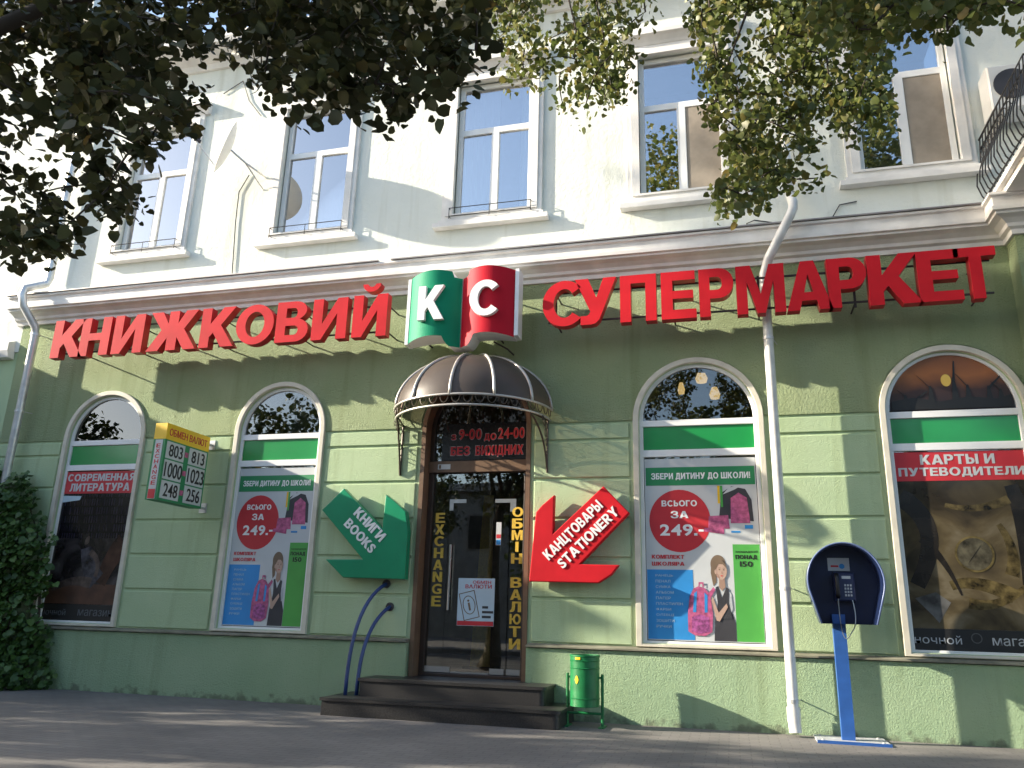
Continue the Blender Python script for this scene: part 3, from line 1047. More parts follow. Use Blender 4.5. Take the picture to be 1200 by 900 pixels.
nt_ = thing('notice', (-3.24, 0.23, 1.03), 'white and blue paper notice taped to the glass door', 'poster')
MB().box(-3.48, -2.98, 0.226, 0.230, 1.03, 1.63).build('paper', M['teal_print'], nt_)
MB().box(-3.475, -2.985, 0.223, 0.2255, 1.035, 1.09).build('red_band', M['red_print'], nt_)
t = MB()
text_mb(t, 'ОБМІН', -3.28, -3.03, 1.56, 1.60, 0.223, 0.2255, 0.01)
text_mb(t, 'ВАЛЮТИ', -3.38, -3.02, 1.50, 1.55, 0.223, 0.2255, 0.01)
t.build('red_lettering', M['red_print'], nt_)
t = MB()
for k, ww in enumerate((0.08, 0.15, 0.12)):
    t.box(-3.14, -3.14 + ww, 0.223, 0.2255, 1.25 - k * 0.06, 1.28 - k * 0.06)
t.build('small_print', M['dark_print'], nt_)
t = MB()
Mx = Matrix.Translation((-3.32, 0, 1.29)) @ Matrix.Rotation(R(-14), 4, 'Y') @ Matrix.Translation((3.32, 0, -1.29))
t.plate([rect(-3.43, -3.21, 1.11, 1.46), rect(-3.42, -3.22, 1.12, 1.45)], 0.223, 0.2255, 0, Mx)
t.plate([disc(-3.32, 1.29, 0.085, 0.12), disc(-3.32, 1.29, 0.075, 0.11)], 0.223, 0.2255, 0, Mx)
text_mb(t, 'i', -3.335, -3.305, 1.22, 1.36, 0.223, 0.2255, 0.02, mtx=Mx)
t.build('drawing', M['hair_print'], nt_)
sk = thing('sticker', (-2.95, 0.23, 2.06), 'narrow vertical white and red sticker on the door glass', 'sticker')
MB().box(-2.985, -2.915, 0.229, 0.232, 2.06, 2.36).build('paper', M['off_white'], sk)
MB().box(-2.98, -2.92, 0.227, 0.2288, 2.15, 2.20).build('red_band', M['red_print'], sk)
MB().box(-2.98, -2.92, 0.227, 0.2288, 2.065, 2.13).build('blue_band', M['blue_print'], sk)

yb = thing('display_stand', (-3.55, 2.0, 0.39), 'yellow tapering display board glimpsed behind the door glass', 'display stand')
MB().add([(-3.85, 2.0, 0.39), (-3.55, 2.0, 0.39), (-3.60, 2.1, 3.0), (-3.75, 2.1, 3.0), (-3.85, 2.06, 0.39), (-3.55, 2.06, 0.39), (-3.60, 2.14, 3.0), (-3.75, 2.14, 3.0)],
         [(0, 1, 2, 3), (5, 4, 7, 6), (0, 4, 5, 1), (1, 5, 6, 2), (2, 6, 7, 3), (3, 7, 4, 0)]).build('board', M['gold'], yb)
MB().box(-3.95, -3.45, 1.95, 2.25, 0.385, 0.43).build('foot', M['dark_print'], yb)

# steps
stp = thing('entrance_steps', (-3.3, -0.5, 0), 'two dark polished granite steps below the glass door', 'steps')


def slab(x0, x1, y0, z0, z1, name):
    r = 0.06
    top = [(x0 + 0.0, 0.2), (x1, 0.2), (x1, y0 + r)] + [(x1 - r + r * math.sin(a), y0 + r - r * math.cos(a)) for a in np.linspace(math.pi / 2, 0, 6)] + \
          [(x0, y0)]
    mb = MB()
    m_ = len(top)
    for (e, za, zb) in ((0.0, z0, z1 - 0.035), (0.02, z1 - 0.034, z1)):
        pts = [(x + (e if i in (1, 2, 3, 4, 5, 6, 7) else -e), y - (e if y < 0.1 else 0)) for i, (x, y) in enumerate(top)]
        vs = [(x, y, za) for x, y in pts] + [(x, y, zb) for x, y in pts]
        mb.add(vs, [(i, (i + 1) % m_, m_ + (i + 1) % m_, m_ + i) for i in range(m_)] + [tuple(range(m_, 2 * m_)), tuple(range(m_ - 1, -1, -1))])
    return mb.build(name, M['granite'], stp)


slab(-4.70, -1.87, -0.96, -0.02, 0.195, 'lower_step')
slab(-4.40, -2.11, -0.60, 0.196, 0.40, 'upper_step')


def bez(p0, p1, p2, n=14):
    p0, p1, p2 = Vector(p0), Vector(p1), Vector(p2)
    return [p0 * (1 - t) ** 2 + p1 * 2 * t * (1 - t) + p2 * t * t for t in np.linspace(0, 1, n)]


for (bx, by, wx, wz, lab) in ((-4.60, -0.56, -4.40, 1.53, 'taller outer blue curved handrail left of the steps'),
                              (-4.47, -0.52, -4.33, 1.24, 'shorter inner blue curved handrail left of the steps')):
    hr = thing('handrail', (bx, by, 0.2), lab, 'handrail', 'blue handrails beside the steps')
    MB().tube(bez((bx, by, 0.19), (bx - 0.02, by + 0.02, wz - 0.25), (wx, -0.01, wz)), 0.024, 10).build('rail', M['rail_blue'], hr, smooth=True)
    MB().lathe([(0.0, 0.012), (0.055, 0.012), (0.055, -0.02), (0.0, -0.02)], (wx, -0.01, wz), 16, 'y').build('flange', M['dark_print'], hr)

# ------------------------------------------------------------------ awning
AW = (-3.28, 3.80)
aw = thing('awning', (AW[0], -0.5, AW[1]), 'smoked brown domed awning on wrought iron brackets above the door', 'awning')
RX, RY, RZ = 1.07, 1.0, 0.78


def dome(a, t, k=1.0):
    """a: 0..pi round the plan, t: 0 rim .. 1 crown"""
    e = t * math.pi / 2
    return Vector((AW[0] - RX * k * math.cos(a) * math.cos(e), -0.02 - RY * k * math.sin(a) * math.cos(e), AW[1] + RZ * k * math.sin(e)))


mb = MB()
na, ne = 32, 12
vs = [dome(math.pi * i / na, j / ne) for i in range(na + 1) for j in range(ne + 1)]
fs = [(i * (ne + 1) + j, (i + 1) * (ne + 1) + j, (i + 1) * (ne + 1) + j + 1, i * (ne + 1) + j + 1) for i in range(na) for j in range(ne)]
mb.add(vs, fs).build('canopy', M['canopy'], aw, smooth=True)
for k in range(7):
    a = math.pi * k / 6
    MB().tube([dome(a, j / 14, 1.012) for j in range(15)], 0.020 if 0 < k < 6 else 0.016, 8).build('rib', M['rib'], aw, smooth=True)
rg = MB()
for dz, k in ((0.0, 1.015), (-0.13, 0.99)):
    rg.tube([(AW[0] - RX * k * math.cos(a), -0.02 - RY * k * math.sin(a), AW[1] + dz) for a in np.linspace(0, math.pi, 40)], 0.016, 6)
rg.build('rim', M['rib'], aw, smooth=True)
sc = MB()
for k in range(22):
    a = math.pi * (k + 0.5) / 22
    c = Vector((AW[0] - RX * math.cos(a), -0.02 - RY * math.sin(a), AW[1] - 0.01))
    tx = Vector((math.sin(a), -math.cos(a), 0))
    sc.tube([c + tx * 0.055 * math.cos(t) + Vector((0, 0, -0.09 * math.sin(t))) for t in np.linspace(0, math.pi, 9)], 0.006, 5)
sc.tube([(AW[0] - 0.15, -0.98, AW[1]), (AW[0] - 0.35, -0.02, AW[1] - 0.25)], 0.006, 5)
sc.build('scrollwork', M['bronze_iron'], aw)
for s in (-1, 1):
    x = AW[0] + s * 1.03
    bk = MB()
    bk.tube([(x, -0.012, AW[1] - 0.12), (x, -0.012, 2.97)], 0.014, 6)
    arc = bez((x, -0.02, 2.97), (x, -0.12, 3.48), (x - s * 0.12, -0.52, AW[1] - 0.14), 16)
    bk.tube(arc, 0.013, 6)
    bk.tube([(x, -0.02, AW[1] - 0.13), (x - s * 0.13, -0.53, AW[1] - 0.13)], 0.012, 6)
    for (dy, dz, rr) in ((-0.075, 3.36, 0.045), (-0.12, 3.48, 0.055), (-0.09, 3.58, 0.05), (-0.20, 3.60, 0.05), (-0.045, 3.22, 0.03), (-0.30, 3.635, 0.03)):
        bk.tube([(x, dy + rr * math.cos(t), dz + rr * math.sin(t)) for t in np.linspace(0, 2 * math.pi, 14)], 0.006, 5)
    bk.build('bracket', M['bronze_iron'], aw)

# ------------------------------------------------------------------ big letter signs
YF, YBK = -0.52, -0.39


def letter_sign(name, loc, label, chars, zb, zt, rods):
    t = thing(name, loc, label, 'sign')
    for ch, x0, x1 in chars:
        z1 = zt + (0.17 if ch == 'Й' else 0.0)
        mb = MB()
        text_mb(mb, ch, x0, x1, zb, z1, YF, YBK, 0.045 if ch in 'ЖМ' else 0.058)
        o = mb.build('letter', [M['red'], M['red_side']], t)
        me = o.data
        for p in me.polygons:
            p.material_index = 0 if abs(p.normal.y) > 0.9 else 1
    ra, rz = chars[0][1], chars[-1][2]
    for z in (zb + 0.10, zt - 0.13):
        MB().box(ra + 0.05, rz - 0.03, YBK + 0.002, YBK + 0.022, z, z + 0.022).build('rail', M['rail_iron'], t)
    for x in rods:
        rd = MB()
        for z in (zb + 0.11, zt - 0.12):
            rd.tube([(x, YBK + 0.02, z), (x, 0.0, z)], 0.011, 6)
        rd.box(x - 0.014, x + 0.014, YBK + 0.024, YBK + 0.034, zb + 0.05, zt - 0.08)
        rd.build('bracket', M['rail_iron'], t)
    return t


letter_sign('letter_sign', (-7.3, -0.45, 4.8), 'row of large red block letters on the left of the facade reading КНИЖКОВИЙ',
            [('К', -10.13, -9.53), ('Н', -9.60, -9.06), ('И', -8.99, -8.45), ('Ж', -8.36, -7.50), ('К', -7.44, -6.86), ('О', -6.84, -6.22),
             ('В', -6.18, -5.66), ('И', -5.60, -5.06), ('Й', -4.97, -4.45)], 4.835, 5.455, (-9.7, -8.7, -7.2, -5.85, -4.50))
letter_sign('letter_sign', (0.5, -0.45, 4.8), 'row of large red block letters on the right of the facade reading СУПЕРМАРКЕТ',
            [('С', -2.23, -1.72), ('У', -1.80, -1.26), ('П', -1.21, -0.75), ('Е', -0.69, -0.26), ('Р', -0.22, 0.20), ('М', 0.23, 0.80), ('А', 0.81, 1.33),
             ('Р', 1.29, 1.73), ('К', 1.74, 2.31), ('Е', 2.28, 2.74), ('Т', 2.68, 3.12)], 4.79, 5.43, (-2.08, -0.55, 0.5, 1.6, 2.95))

# open-book sign
ks = thing('book_sign', (-3.35, -0.5, 4.6), 'open-book shaped sign with white letters КС on a green and a red page', 'sign')


def page(x0, x1, sgn, material, name):
    """curved page; sgn +1: spine on its right"""
    k = 24
    mb = MB()
    fr, rows_ = [], []
    for i in range(k + 1):
        u = i / k                      # 0 outer edge .. 1 spine
        x = x0 + (x1 - x0) * u if sgn > 0 else x1 - (x1 - x0) * u
        y = -0.46 - 0.17 * math.sin(math.pi * min(u * 1.02, 1)) ** 0.8 - 0.02
        top = 5.66 + 0.035 * math.sin(math.pi * u * 0.9) if u < 0.86 else 5.60
        bot = 4.70 + 0.04 * math.sin(math.pi * u * 0.9) if u < 0.72 else (4.70 - 0.10 * min(1, (u - 0.72) / 0.10))
        rows_.append((x, y, top, bot))
    vs, fs = [], []
    for x, y, top, bot in rows_:
        vs += [(x, y, bot), (x, y, top), (x, -0.30, bot), (x, -0.30, top)]
    for i in range(k):
        a, b = 4 * i, 4 * i + 4
        fs += [(a, b, b + 1, a + 1), (a + 2, a + 3, b + 3, b + 2), (a + 1, b + 1, b + 3, a + 3), (a, a + 2, b + 2, b)]
    fs += [(0, 1, 3, 2), (4 * k, 4 * k + 2, 4 * k + 3, 4 * k + 1)]
    mb.add(vs, fs)
    o = mb.build(name, [material, M['white']], ks)
    for q, p in enumerate(o.data.polygons):
        p.material_index = 0 if (q % 4 == 0 and q < 4 * k) else 1
    return o


page(-4.12, -3.372, 1, M['page_green'], 'green_page')
page(-3.362, -2.62, -1, M['page_red'], 'red_page')
MB().box(-2.617, -2.565, -0.50, -0.28, 4.72, 5.675).build('side_edge', M['white'], ks)
MB().box(-4.17, -4.123, -0.49, -0.30, 4.69, 5.655).build('side_edge', M['white'], ks)
text('letter', 'К', -3.92, -3.55, 4.95, 5.44, -0.70, -0.635, M['white'], ks, 0.035)
text('letter', 'С', -3.19, -2.80, 4.95, 5.46, -0.70, -0.635, M['white'], ks, 0.035)
rd = MB()
for x in (-3.95, -2.9):
    rd.tube([(x, -0.30, 4.80), (x, 0, 4.80)], 0.012, 6)
    rd.tube([(x, -0.30, 5.45), (x, 0, 5.45)], 0.012, 6)
rd.tube([(-2.95, -0.30, 4.72), (-2.75, -0.30, 4.60), (-2.75, 0.0, 4.62)], 0.012, 6)
rd.build('bracket', M['rail_iron'], ks)

# ------------------------------------------------------------------ arrow signs
ga = thing('arrow_sign', (-4.7, -0.1, 1.6), 'green arrow sign pointing down right to the door with white words КНИГИ BOOKS', 'sign')
MB().plate([[(-5.36, 2.49), (-5.06, 2.78), (-4.45, 2.24), (-4.43, 2.69), (-4.30, 2.60), (-4.13, 2.46), (-4.08, 2.20), (-4.08, 1.585), (-4.96, 1.595), (-5.24, 1.83), (-4.70, 1.835)]],
           -0.17, -0.05, 0.010).build('panel', M['arrow_green'], ga)


def slant(cx, cz, deg):
    return Matrix.Translation((cx, 0, cz)) @ Matrix.Rotation(R(deg), 4, 'Y')


A1 = slant(-4.68, 2.22, 42)
t = MB()
text_mb(t, 'КНИГИ', -0.29, 0.27, 0.02, 0.155, -0.182, -0.168, 0.045, mtx=A1)
text_mb(t, 'BOOKS', -0.29, 0.28, -0.175, -0.045, -0.182, -0.168, 0.045, mtx=A1)
t.build('lettering', M['white'], ga)
for rod in ([(-4.95, -0.05, 2.62), (-4.95, 0, 2.62)], [(-4.3, -0.05, 1.9), (-4.3, 0, 1.9)]):
    MB().tube(rod, 0.015, 6).build('bracket', M['galv'], ga)

ra = thing('arrow_sign', (-1.9, -0.1, 1.6), 'red arrow sign pointing down left to the door with white words КАНЦТОВАРЫ STATIONERY', 'sign')
MB().plate([[(-2.425, 1.585), (-2.37, 2.25), (-2.35, 2.44), (-2.27, 2.53), (-2.12, 2.655), (-2.13, 2.165), (-1.49, 2.76), (-1.175, 2.425), (-1.79, 1.80), (-1.31, 1.795), (-1.40, 1.68), (-1.56, 1.58)]],
           -0.17, -0.05, 0.010).build('panel', M['red'], ra)
A2 = slant(-1.79, 2.19, -44)
t = MB()
text_mb(t, 'КАНЦТОВАРЫ', -0.52, 0.43, -0.010, 0.145, -0.182, -0.168, 0.045, mtx=A2)
text_mb(t, 'STATIONERY', -0.46, 0.52, -0.185, -0.055, -0.182, -0.168, 0.045, mtx=A2)
t.build('lettering', M['white'], ra)
for rod in ([(-1.45, -0.05, 2.6), (-1.45, 0, 2.6)], [(-2.2, -0.05, 1.9), (-2.2, 0, 1.9)]):
    MB().tube(rod, 0.015, 6).build('bracket', M['galv'], ra)

# ------------------------------------------------------------------ currency board, edge-on to the wall
cbd = thing('exchange_rate_board', (-7.37, -0.65, 2.5), 'yellow and green double-sided currency rate board jutting from the wall on two arms', 'sign')
cxl, cxr, yf, yb_, zb, zt = -7.47, -7.285, -1.10, -0.16, 2.52, 3.56
MB().box(cxl, cxr, yf, yb_, zb, 3.34).build('box', M['green_print'], cbd)
MB().box(cxl - 0.002, cxr + 0.002, yf - 0.002, yb_ + 0.002, 3.3405, zt).build('yellow_header', M['yellow'], cbd)
RY90 = Matrix(((0, -1, 0, 0), (1, 0, 0, 0), (0, 0, 1, 0), (0, 0, 0, 1)))       # x -> +y, -y -> +x : a face looking along +x


def face(xo):
    return Matrix.Translation((xo, 0, 0)) @ RY90


FM = face(cxr)
vals = [('803', '813'), ('1000', '1023'), ('248', '256')]
rowz = [(3.09, 3.32), (2.81, 3.07), (2.55, 2.79)]
for (a, b), (z0, z1) in zip(vals, rowz):
    for s, y0, y1 in ((a, yf + 0.04, yf + 0.42), (b, yf + 0.52, yf + 0.91)):
        pn = MB().box(y0, y1, -0.004, 0.0, z0, z1, FM).build('number_panel', M['off_white'], cbd)
        ww = 0.075 * len(s)
        cc = (y0 + y1) / 2 + 0.01
        text_mb(MB(), s, cc - ww / 2 - 0.03, cc + ww / 2 + 0.03, z0 + 0.03, z1 - 0.03, -0.008, -0.0042, 0.02, mtx=FM).build('number', M['black'], pn)
t = MB()
text_mb(t, 'ОБМЕН ВАЛЮТ', yf + 0.06, yb_ - 0.06, 3.40, 3.50, -0.006, -0.0022, 0.01, mtx=FM)
t.build('red_lettering', M['red_print'], cbd)
for zc in (3.2, 2.94, 2.67):
    MB().box(yf + 0.435, yf + 0.505, -0.004, 0.0, zc - 0.03, zc + 0.04, FM).build('currency_mark', M['pink_print'], cbd)
MB().box(cxl + 0.035, cxr - 0.035, yf - 0.004, yf, zb + 0.01, 3.33).build('edge_strip', M['off_white'], cbd)
t = MB()
for q, ch in enumerate('EXCHANGE'):
    text_mb(t, ch, cxl + 0.06, cxr - 0.06, 3.22 - q * 0.072, 3.22 - q * 0.072 + 0.055, yf - 0.007, yf - 0.0042, 0.02)
t.box(cxl + 0.04, cxr - 0.04, yf - 0.007, yf - 0.0042, zb + 0.015, zb + 0.14)
t.build('edge_lettering', M['red_print'], cbd)
for z in (3.47, 2.54):
    t = MB().tube([(-7.37, yb_, z), (-7.35, 0.0, z + 0.01)], 0.018, 6)
    t.box(-7.42, -7.30, -0.012, 0.0, z - 0.06, z + 0.08)
    t.build('bracket', M['galv'], cbd)

# ------------------------------------------------------------------ posters behind the shop windows
PY = 0.115       # behind the glass
PF = 0.066       # film on the outer face of the glass


def school_poster(x0, x1, z0, z1, label, greyed=False):
    t = thing('school_poster', ((x0 + x1) / 2, PF, z0), label, 'poster', 'back-to-school posters in the arched windows')
    W_, H_ = x1 - x0, z1 - z0

    def X(u):
        return x0 + u * W_

    def Z(v):
        return z0 + v * H_
    lay = [0]

    def put(name, ols, material, d=1):
        mb = MB()
        for q, ol in enumerate(ols):
            mb.plate([[(X(u), Z(v)) for u, v in ol]], PF - 0.0012 * d - 0.0007 - 0.00012 * q, PF - 0.0012 * d)
        return mb.build(name, material, t)

    def txt(name, items, material, d=3):
        for s, u0, u1, v0, v1, wgt in items:
            text_mb(MB(), s, X(u0), X(u1), Z(v0), Z(v1), PF - 0.0012 * d - 0.001, PF - 0.0012 * d, wgt).build(name, material, t)
    MB().box(x0, x1, PF, PF + 0.0035, z0, z1).build('sheet', M['off_white'], t)
    put('green_band', [rect(0.01, 0.99, 0.845, 0.95)], M['green_print'])
    txt('headline', [('ЗБЕРИ ДИТИНУ ДО ШКОЛИ!', 0.06, 0.95, 0.875, 0.918, 0.03)], M['white'])
    put('red_disc', [disc(0.31, 0.645, 0.275, 0.175, 40)], M['red_print'])
    txt('price', [('ВСЬОГО', 0.15, 0.47, 0.725, 0.760, 0.03), ('ЗА', 0.23, 0.39, 0.658, 0.700, 0.03), ('249.-', 0.13, 0.52, 0.56, 0.625, 0.03)], M['white'])
    put('school_bag', [[(0.66, 0.66), (0.69, 0.80), (0.78, 0.835), (0.90, 0.82), (0.95, 0.76), (0.96, 0.64)], ], M['dark_print'])
    put('bag_front', [[(0.76, 0.63), (0.77, 0.77), (0.84, 0.80), (0.91, 0.77), (0.93, 0.63)], [(0.56, 0.60), (0.57, 0.67), (0.74, 0.675), (0.75, 0.60)],
                      [(0.52, 0.585), (0.53, 0.605), (0.70, 0.60), (0.70, 0.57)]], M['pink_print'], 2)
    put('bag_flap', [[(0.70, 0.79), (0.76, 0.83), (0.86, 0.835), (0.80, 0.815)]], M['off_white'], 3)
    put('pencils', [rect(0.655, 0.675, 0.74, 0.84)], M['yellow'], 2)
    put('green_pencil', [rect(0.68, 0.70, 0.72, 0.84)], M['lime_print'], 3)
    put('notebooks', [rect(0.76, 0.84, 0.578, 0.588), rect(0.88, 0.95, 0.60, 0.62)], M['blue_print'], 2)
    txt('red_caption', [('КОМПЛЕКТ', 0.05, 0.34, 0.434, 0.456, 0.03), ('ШКОЛЯРА', 0.05, 0.34, 0.396, 0.418, 0.03)], M['red_print'])
    put('blue_panel', [rect(0.005, 0.41, 0.005, 0.375)], M['blue_print'])
    mb = MB()
    for k, s in enumerate(('РАНЕЦЬ', 'ПЕНАЛ', 'СУМКА', 'АЛЬБОМ', 'ПАПІР', 'ПЛАСТИЛІН', 'ФАРБИ', 'ОЛІВЦІ', 'ЗОШИТИ', 'РУЧКИ')):
        v = 0.335 - k * 0.030
        text_mb(MB(), s, X(0.08), X(0.08 + 0.026 * len(s)), Z(v), Z(v + 0.014), PF - 0.0046, PF - 0.0036, 0.0).build('list_print', M['teal_print'], t)
    put('lime_panel', [rect(0.765, 0.995, 0.005, 0.515)], M['lime_print'])
    txt('lime_caption', [('ЗАОЩАДЖУЙ', 0.785, 0.975, 0.468, 0.482, 0.01), ('ПОНАД', 0.785, 0.97, 0.432, 0.458, 0.03), ('150', 0.82, 0.93, 0.395, 0.424, 0.03)], M['black'])
    # printed schoolgirl with a pink satchel
    put('girl_hair', [disc(0.632, 0.405, 0.066, 0.052), [(0.585, 0.29), (0.566, 0.36), (0.572, 0.41), (0.615, 0.42), (0.612, 0.31)]], M['hair_print'], 2)
    put('girl_skirt', [[(0.575, 0.005), (0.585, 0.10), (0.60, 0.16), (0.66, 0.19), (0.72, 0.18), (0.762, 0.10), (0.762, 0.005)]], M['dark_print'], 2)
    put('girl_blouse', [[(0.572, 0.13), (0.555, 0.21), (0.566, 0.26), (0.600, 0.29), (0.64, 0.305), (0.70, 0.285), (0.735, 0.25), (0.745, 0.17), (0.70, 0.13)]], M['off_white'], 3)
    put('blouse_fold', [[(0.575, 0.14), (0.562, 0.21), (0.575, 0.25), (0.59, 0.20)], [(0.70, 0.13), (0.71, 0.22), (0.735, 0.24), (0.742, 0.17)]], M['grey_print'], 4)
    put('girl_vest', [[(0.60, 0.12), (0.615, 0.20), (0.605, 0.285), (0.625, 0.29), (0.655, 0.23), (0.695, 0.285), (0.715, 0.275), (0.712, 0.20), (0.735, 0.12)]], M['dark_print'], 5)
    put('girl_neck', [[(0.632, 0.285), (0.636, 0.335), (0.684, 0.33), (0.688, 0.285), (0.658, 0.265)]], mat('shaded skin print', (0.33, 0.21, 0.155), 0.6, var=0.1), 6)
    put('girl_face', [disc(0.657, 0.372, 0.049, 0.048, 30)], M['skin_print'], 7)
    put('girl_ear', [disc(0.609, 0.366, 0.010, 0.013, 12)], M['skin_print'], 8)
    put('girl_fringe', [[(0.607, 0.375), (0.612, 0.42), (0.655, 0.435), (0.70, 0.405), (0.702, 0.385), (0.672, 0.407), (0.636, 0.408)]], M['hair_print'], 8)
    put('girl_cheek', [[(0.612, 0.36), (0.618, 0.34), (0.640, 0.325), (0.632, 0.35)]], mat('cheek print', (0.40, 0.235, 0.18), 0.6), 8)
    put('girl_eye', [disc(0.642, 0.378, 0.007, 0.0035, 10), disc(0.679, 0.377, 0.007, 0.0035, 10), rect(0.632, 0.652, 0.386, 0.388), rect(0.670, 0.688, 0.385, 0.387)], M['hair_print'], 8)
    put('girl_nose', [[(0.660, 0.372), (0.656, 0.357), (0.669, 0.357)]], mat('nose print', (0.38, 0.23, 0.175), 0.6), 8)
    put('girl_mouth', [[(0.646, 0.346), (0.660, 0.348), (0.674, 0.346), (0.660, 0.341)]], M['red_print'], 8)
    put('girl_arm', [[(0.562, 0.215), (0.575, 0.235), (0.62, 0.15), (0.69, 0.20), (0.70, 0.18), (0.625, 0.105), (0.60, 0.11)]], M['skin_print'], 8)
    put('satchel', [[(0.355, 0.05), (0.355, 0.14), (0.375, 0.23), (0.41, 0.275), (0.455, 0.288), (0.51, 0.278), (0.555, 0.24), (0.572, 0.14), (0.56, 0.05), (0.50, 0.028), (0.41, 0.03)]], M['pink_print'], 7)
    put('satchel_pocket', [[(0.385, 0.05), (0.39, 0.125), (0.46, 0.14), (0.535, 0.125), (0.54, 0.05), (0.46, 0.04)]], mat('satchel pocket print', (0.30, 0.07, 0.22), 0.5, var=0.5, vscale=30), 8)
    put('satchel_trim', [[(0.40, 0.15), (0.415, 0.25), (0.44, 0.262), (0.428, 0.15)], [(0.50, 0.15), (0.505, 0.255), (0.53, 0.24), (0.525, 0.15)]], M['blue_print'], 8)
    put('satchel_strap', [[(0.535, 0.25), (0.585, 0.285), (0.60, 0.27), (0.56, 0.23)], [(0.455, 0.287), (0.458, 0.31), (0.50, 0.31), (0.503, 0.285), (0.492, 0.285), (0.488, 0.30), (0.47, 0.30), (0.466, 0.287)]], M['pink_print'], 9)
    return t


school_poster(-1.00, 0.35, 0.94, 3.13, 'back-to-school poster with a red price disc in the window right of the door')
school_poster(-6.86, -5.64, 0.94, 3.13, 'back-to-school poster with a red price disc in the window left of the green arrow')


def banner(name, x0, x1, z0, z1, lines, label):
    t = thing(name, ((x0 + x1) / 2, PF, z0), label, 'banner')
    MB().box(x0, x1, PF - 0.003, PF + 0.002, z0, z1).build('sheet', M['red_print'], t)
    mb = MB()
    h = (z1 - z0)
    for (s, a, b, v0, v1) in lines:
        text_mb(mb, s, x0 + a * (x1 - x0), x0 + b * (x1 - x0), z0 + v0 * h, z0 + v1 * h, PF - 0.006, PF - 0.0042, 0.05)
    mb.build('lettering', M['off_white'], t)
    return t


banner('red_banner', 1.88, 3.32, 2.80, 3.14, [('КАРТЫ И', 0.22, 0.76, 0.56, 0.90), ('ПУТЕВОДИТЕЛИ', 0.05, 0.96, 0.12, 0.46)], 'red banner with white words КАРТЫ И ПУТЕВОДИТЕЛИ in the rightmost shop window')
banner('red_banner', -9.98, -8.64, 2.80, 3.14, [('СОВРЕМЕННАЯ', 0.05, 0.97, 0.56, 0.90), ('ЛИТЕРАТУРА', 0.10, 0.92, 0.10, 0.46)], 'red banner with white words СОВРЕМЕННАЯ ЛИТЕРАТУРА in the leftmost shop window')

# travel picture (right window) : a compass and papers, in dim browns
PM1 = photo_mat('travel photograph', [(0.28, (0.010, 0.008, 0.006)), (0.42, (0.030, 0.024, 0.016)), (0.55, (0.085, 0.066, 0.036)), (0.72, (0.19, 0.165, 0.115))], 1.5, (1, 1, 1.1), 0.5)
tp = thing('travel_poster', (2.6, PF, 0.98), 'dim brown travel photograph with a compass filling the rightmost shop window', 'poster')
MB().box(1.88, 3.32, PF - 0.001, PF + 0.003, 1.16, 2.798).build('sheet', PM1, tp)


def band_poly(p0, p1, p2, w0, w1):
    c = bez((p0[0], 0, p0[1]), (p1[0], 0, p1[1]), (p2[0], 0, p2[1]), 12)
    a, b = [], []
    for i, p in enumerate(c):
        d = (c[min(i + 1, 11)] - c[max(i - 1, 0)]).normalized()
        w_ = (w0 + (w1 - w0) * i / 11) / 2
        a.append((p.x - d.z * w_, p.z + d.x * w_))
        b.append((p.x + d.z * w_, p.z - d.x * w_))
    return a + b[::-1]


dimgold = mat('brass print', (0.085, 0.066, 0.026), 0.2, var=0.7, vscale=9)
dimdark = mat('dim leather print', (0.016, 0.013, 0.010), 0.25, var=0.5, vscale=6)
MB().plate([band_poly((1.93, 2.62), (2.42, 2.30), (2.02, 1.62), 0.22, 0.16)], PF - 0.002, PF - 0.0012).build('leather_strap', dimdark, tp)
MB().plate([band_poly((2.12, 2.14), (2.34, 1.92), (2.46, 1.52), 0.10, 0.02)], PF - 0.003, PF - 0.0022).build('knife', dimdark, tp)
ochre = mat('dim ochre print', (0.066, 0.050, 0.020), 0.2, var=0.9, vscale=11)
for q, ol in enumerate((band_poly((2.36, 1.62), (2.60, 1.72), (2.98, 1.52), 0.10, 0.16), band_poly((2.52, 1.44), (2.80, 1.36), (3.10, 1.62), 0.12, 0.06),
                        band_poly((2.92, 2.30), (3.08, 2.02), (2.98, 1.74), 0.06, 0.14), band_poly((2.40, 2.52), (2.72, 2.42), (3.06, 2.58), 0.05, 0.10))):
    MB().plate([ol], PF - 0.0019 - 0.0003 * q, PF - 0.0013).build('leaf_print', ochre, tp)
MB().plate([band_poly((3.10, 2.74), (3.22, 2.30), (3.16, 1.30), 0.14, 0.22)], PF - 0.002, PF - 0.0012).build('dark_edge', dimdark, tp)
MB().plate([disc(2.64, 1.97, 0.20, 0.20, 36), disc(2.64, 1.97, 0.178, 0.178, 36)], PF - 0.004, PF - 0.0032).build('compass_ring', dimgold, tp)
MB().plate([disc(2.64, 1.97, 0.176, 0.176, 36)], PF - 0.0031, PF - 0.0023).build('compass_face', mat('dim dial print', (0.060, 0.054, 0.036), 0.2, var=0.7, vscale=10), tp)
MB().plate([[(2.56, 1.86), (2.655, 1.985), (2.72, 2.08), (2.625, 1.955)]], PF - 0.005, PF - 0.0042).build('needle', dimdark, tp)
MB().plate([[(1.98, 1.48), (2.20, 1.55), (2.34, 1.44), (2.20, 1.22), (2.14, 1.30)]], PF - 0.002, PF - 0.0012).build('paper', mat('dim paper print', (0.085, 0.085, 0.082), 0.2, var=0.6, vscale=6), tp)
stripR = thing('shop_name_strip', (2.6, PF, 0.98), 'black strip with white serif-like words ночной магазин along the foot of the rightmost shop window', 'strip')
MB().box(1.88, 3.32, PF - 0.001, PF + 0.003, 0.935, 1.158).build('sheet', M['black'], stripR)
t = MB()
text_mb(t, 'ночной', 1.93, 2.40, 1.00, 1.09, PF - 0.004, PF - 0.0014, 0.0)
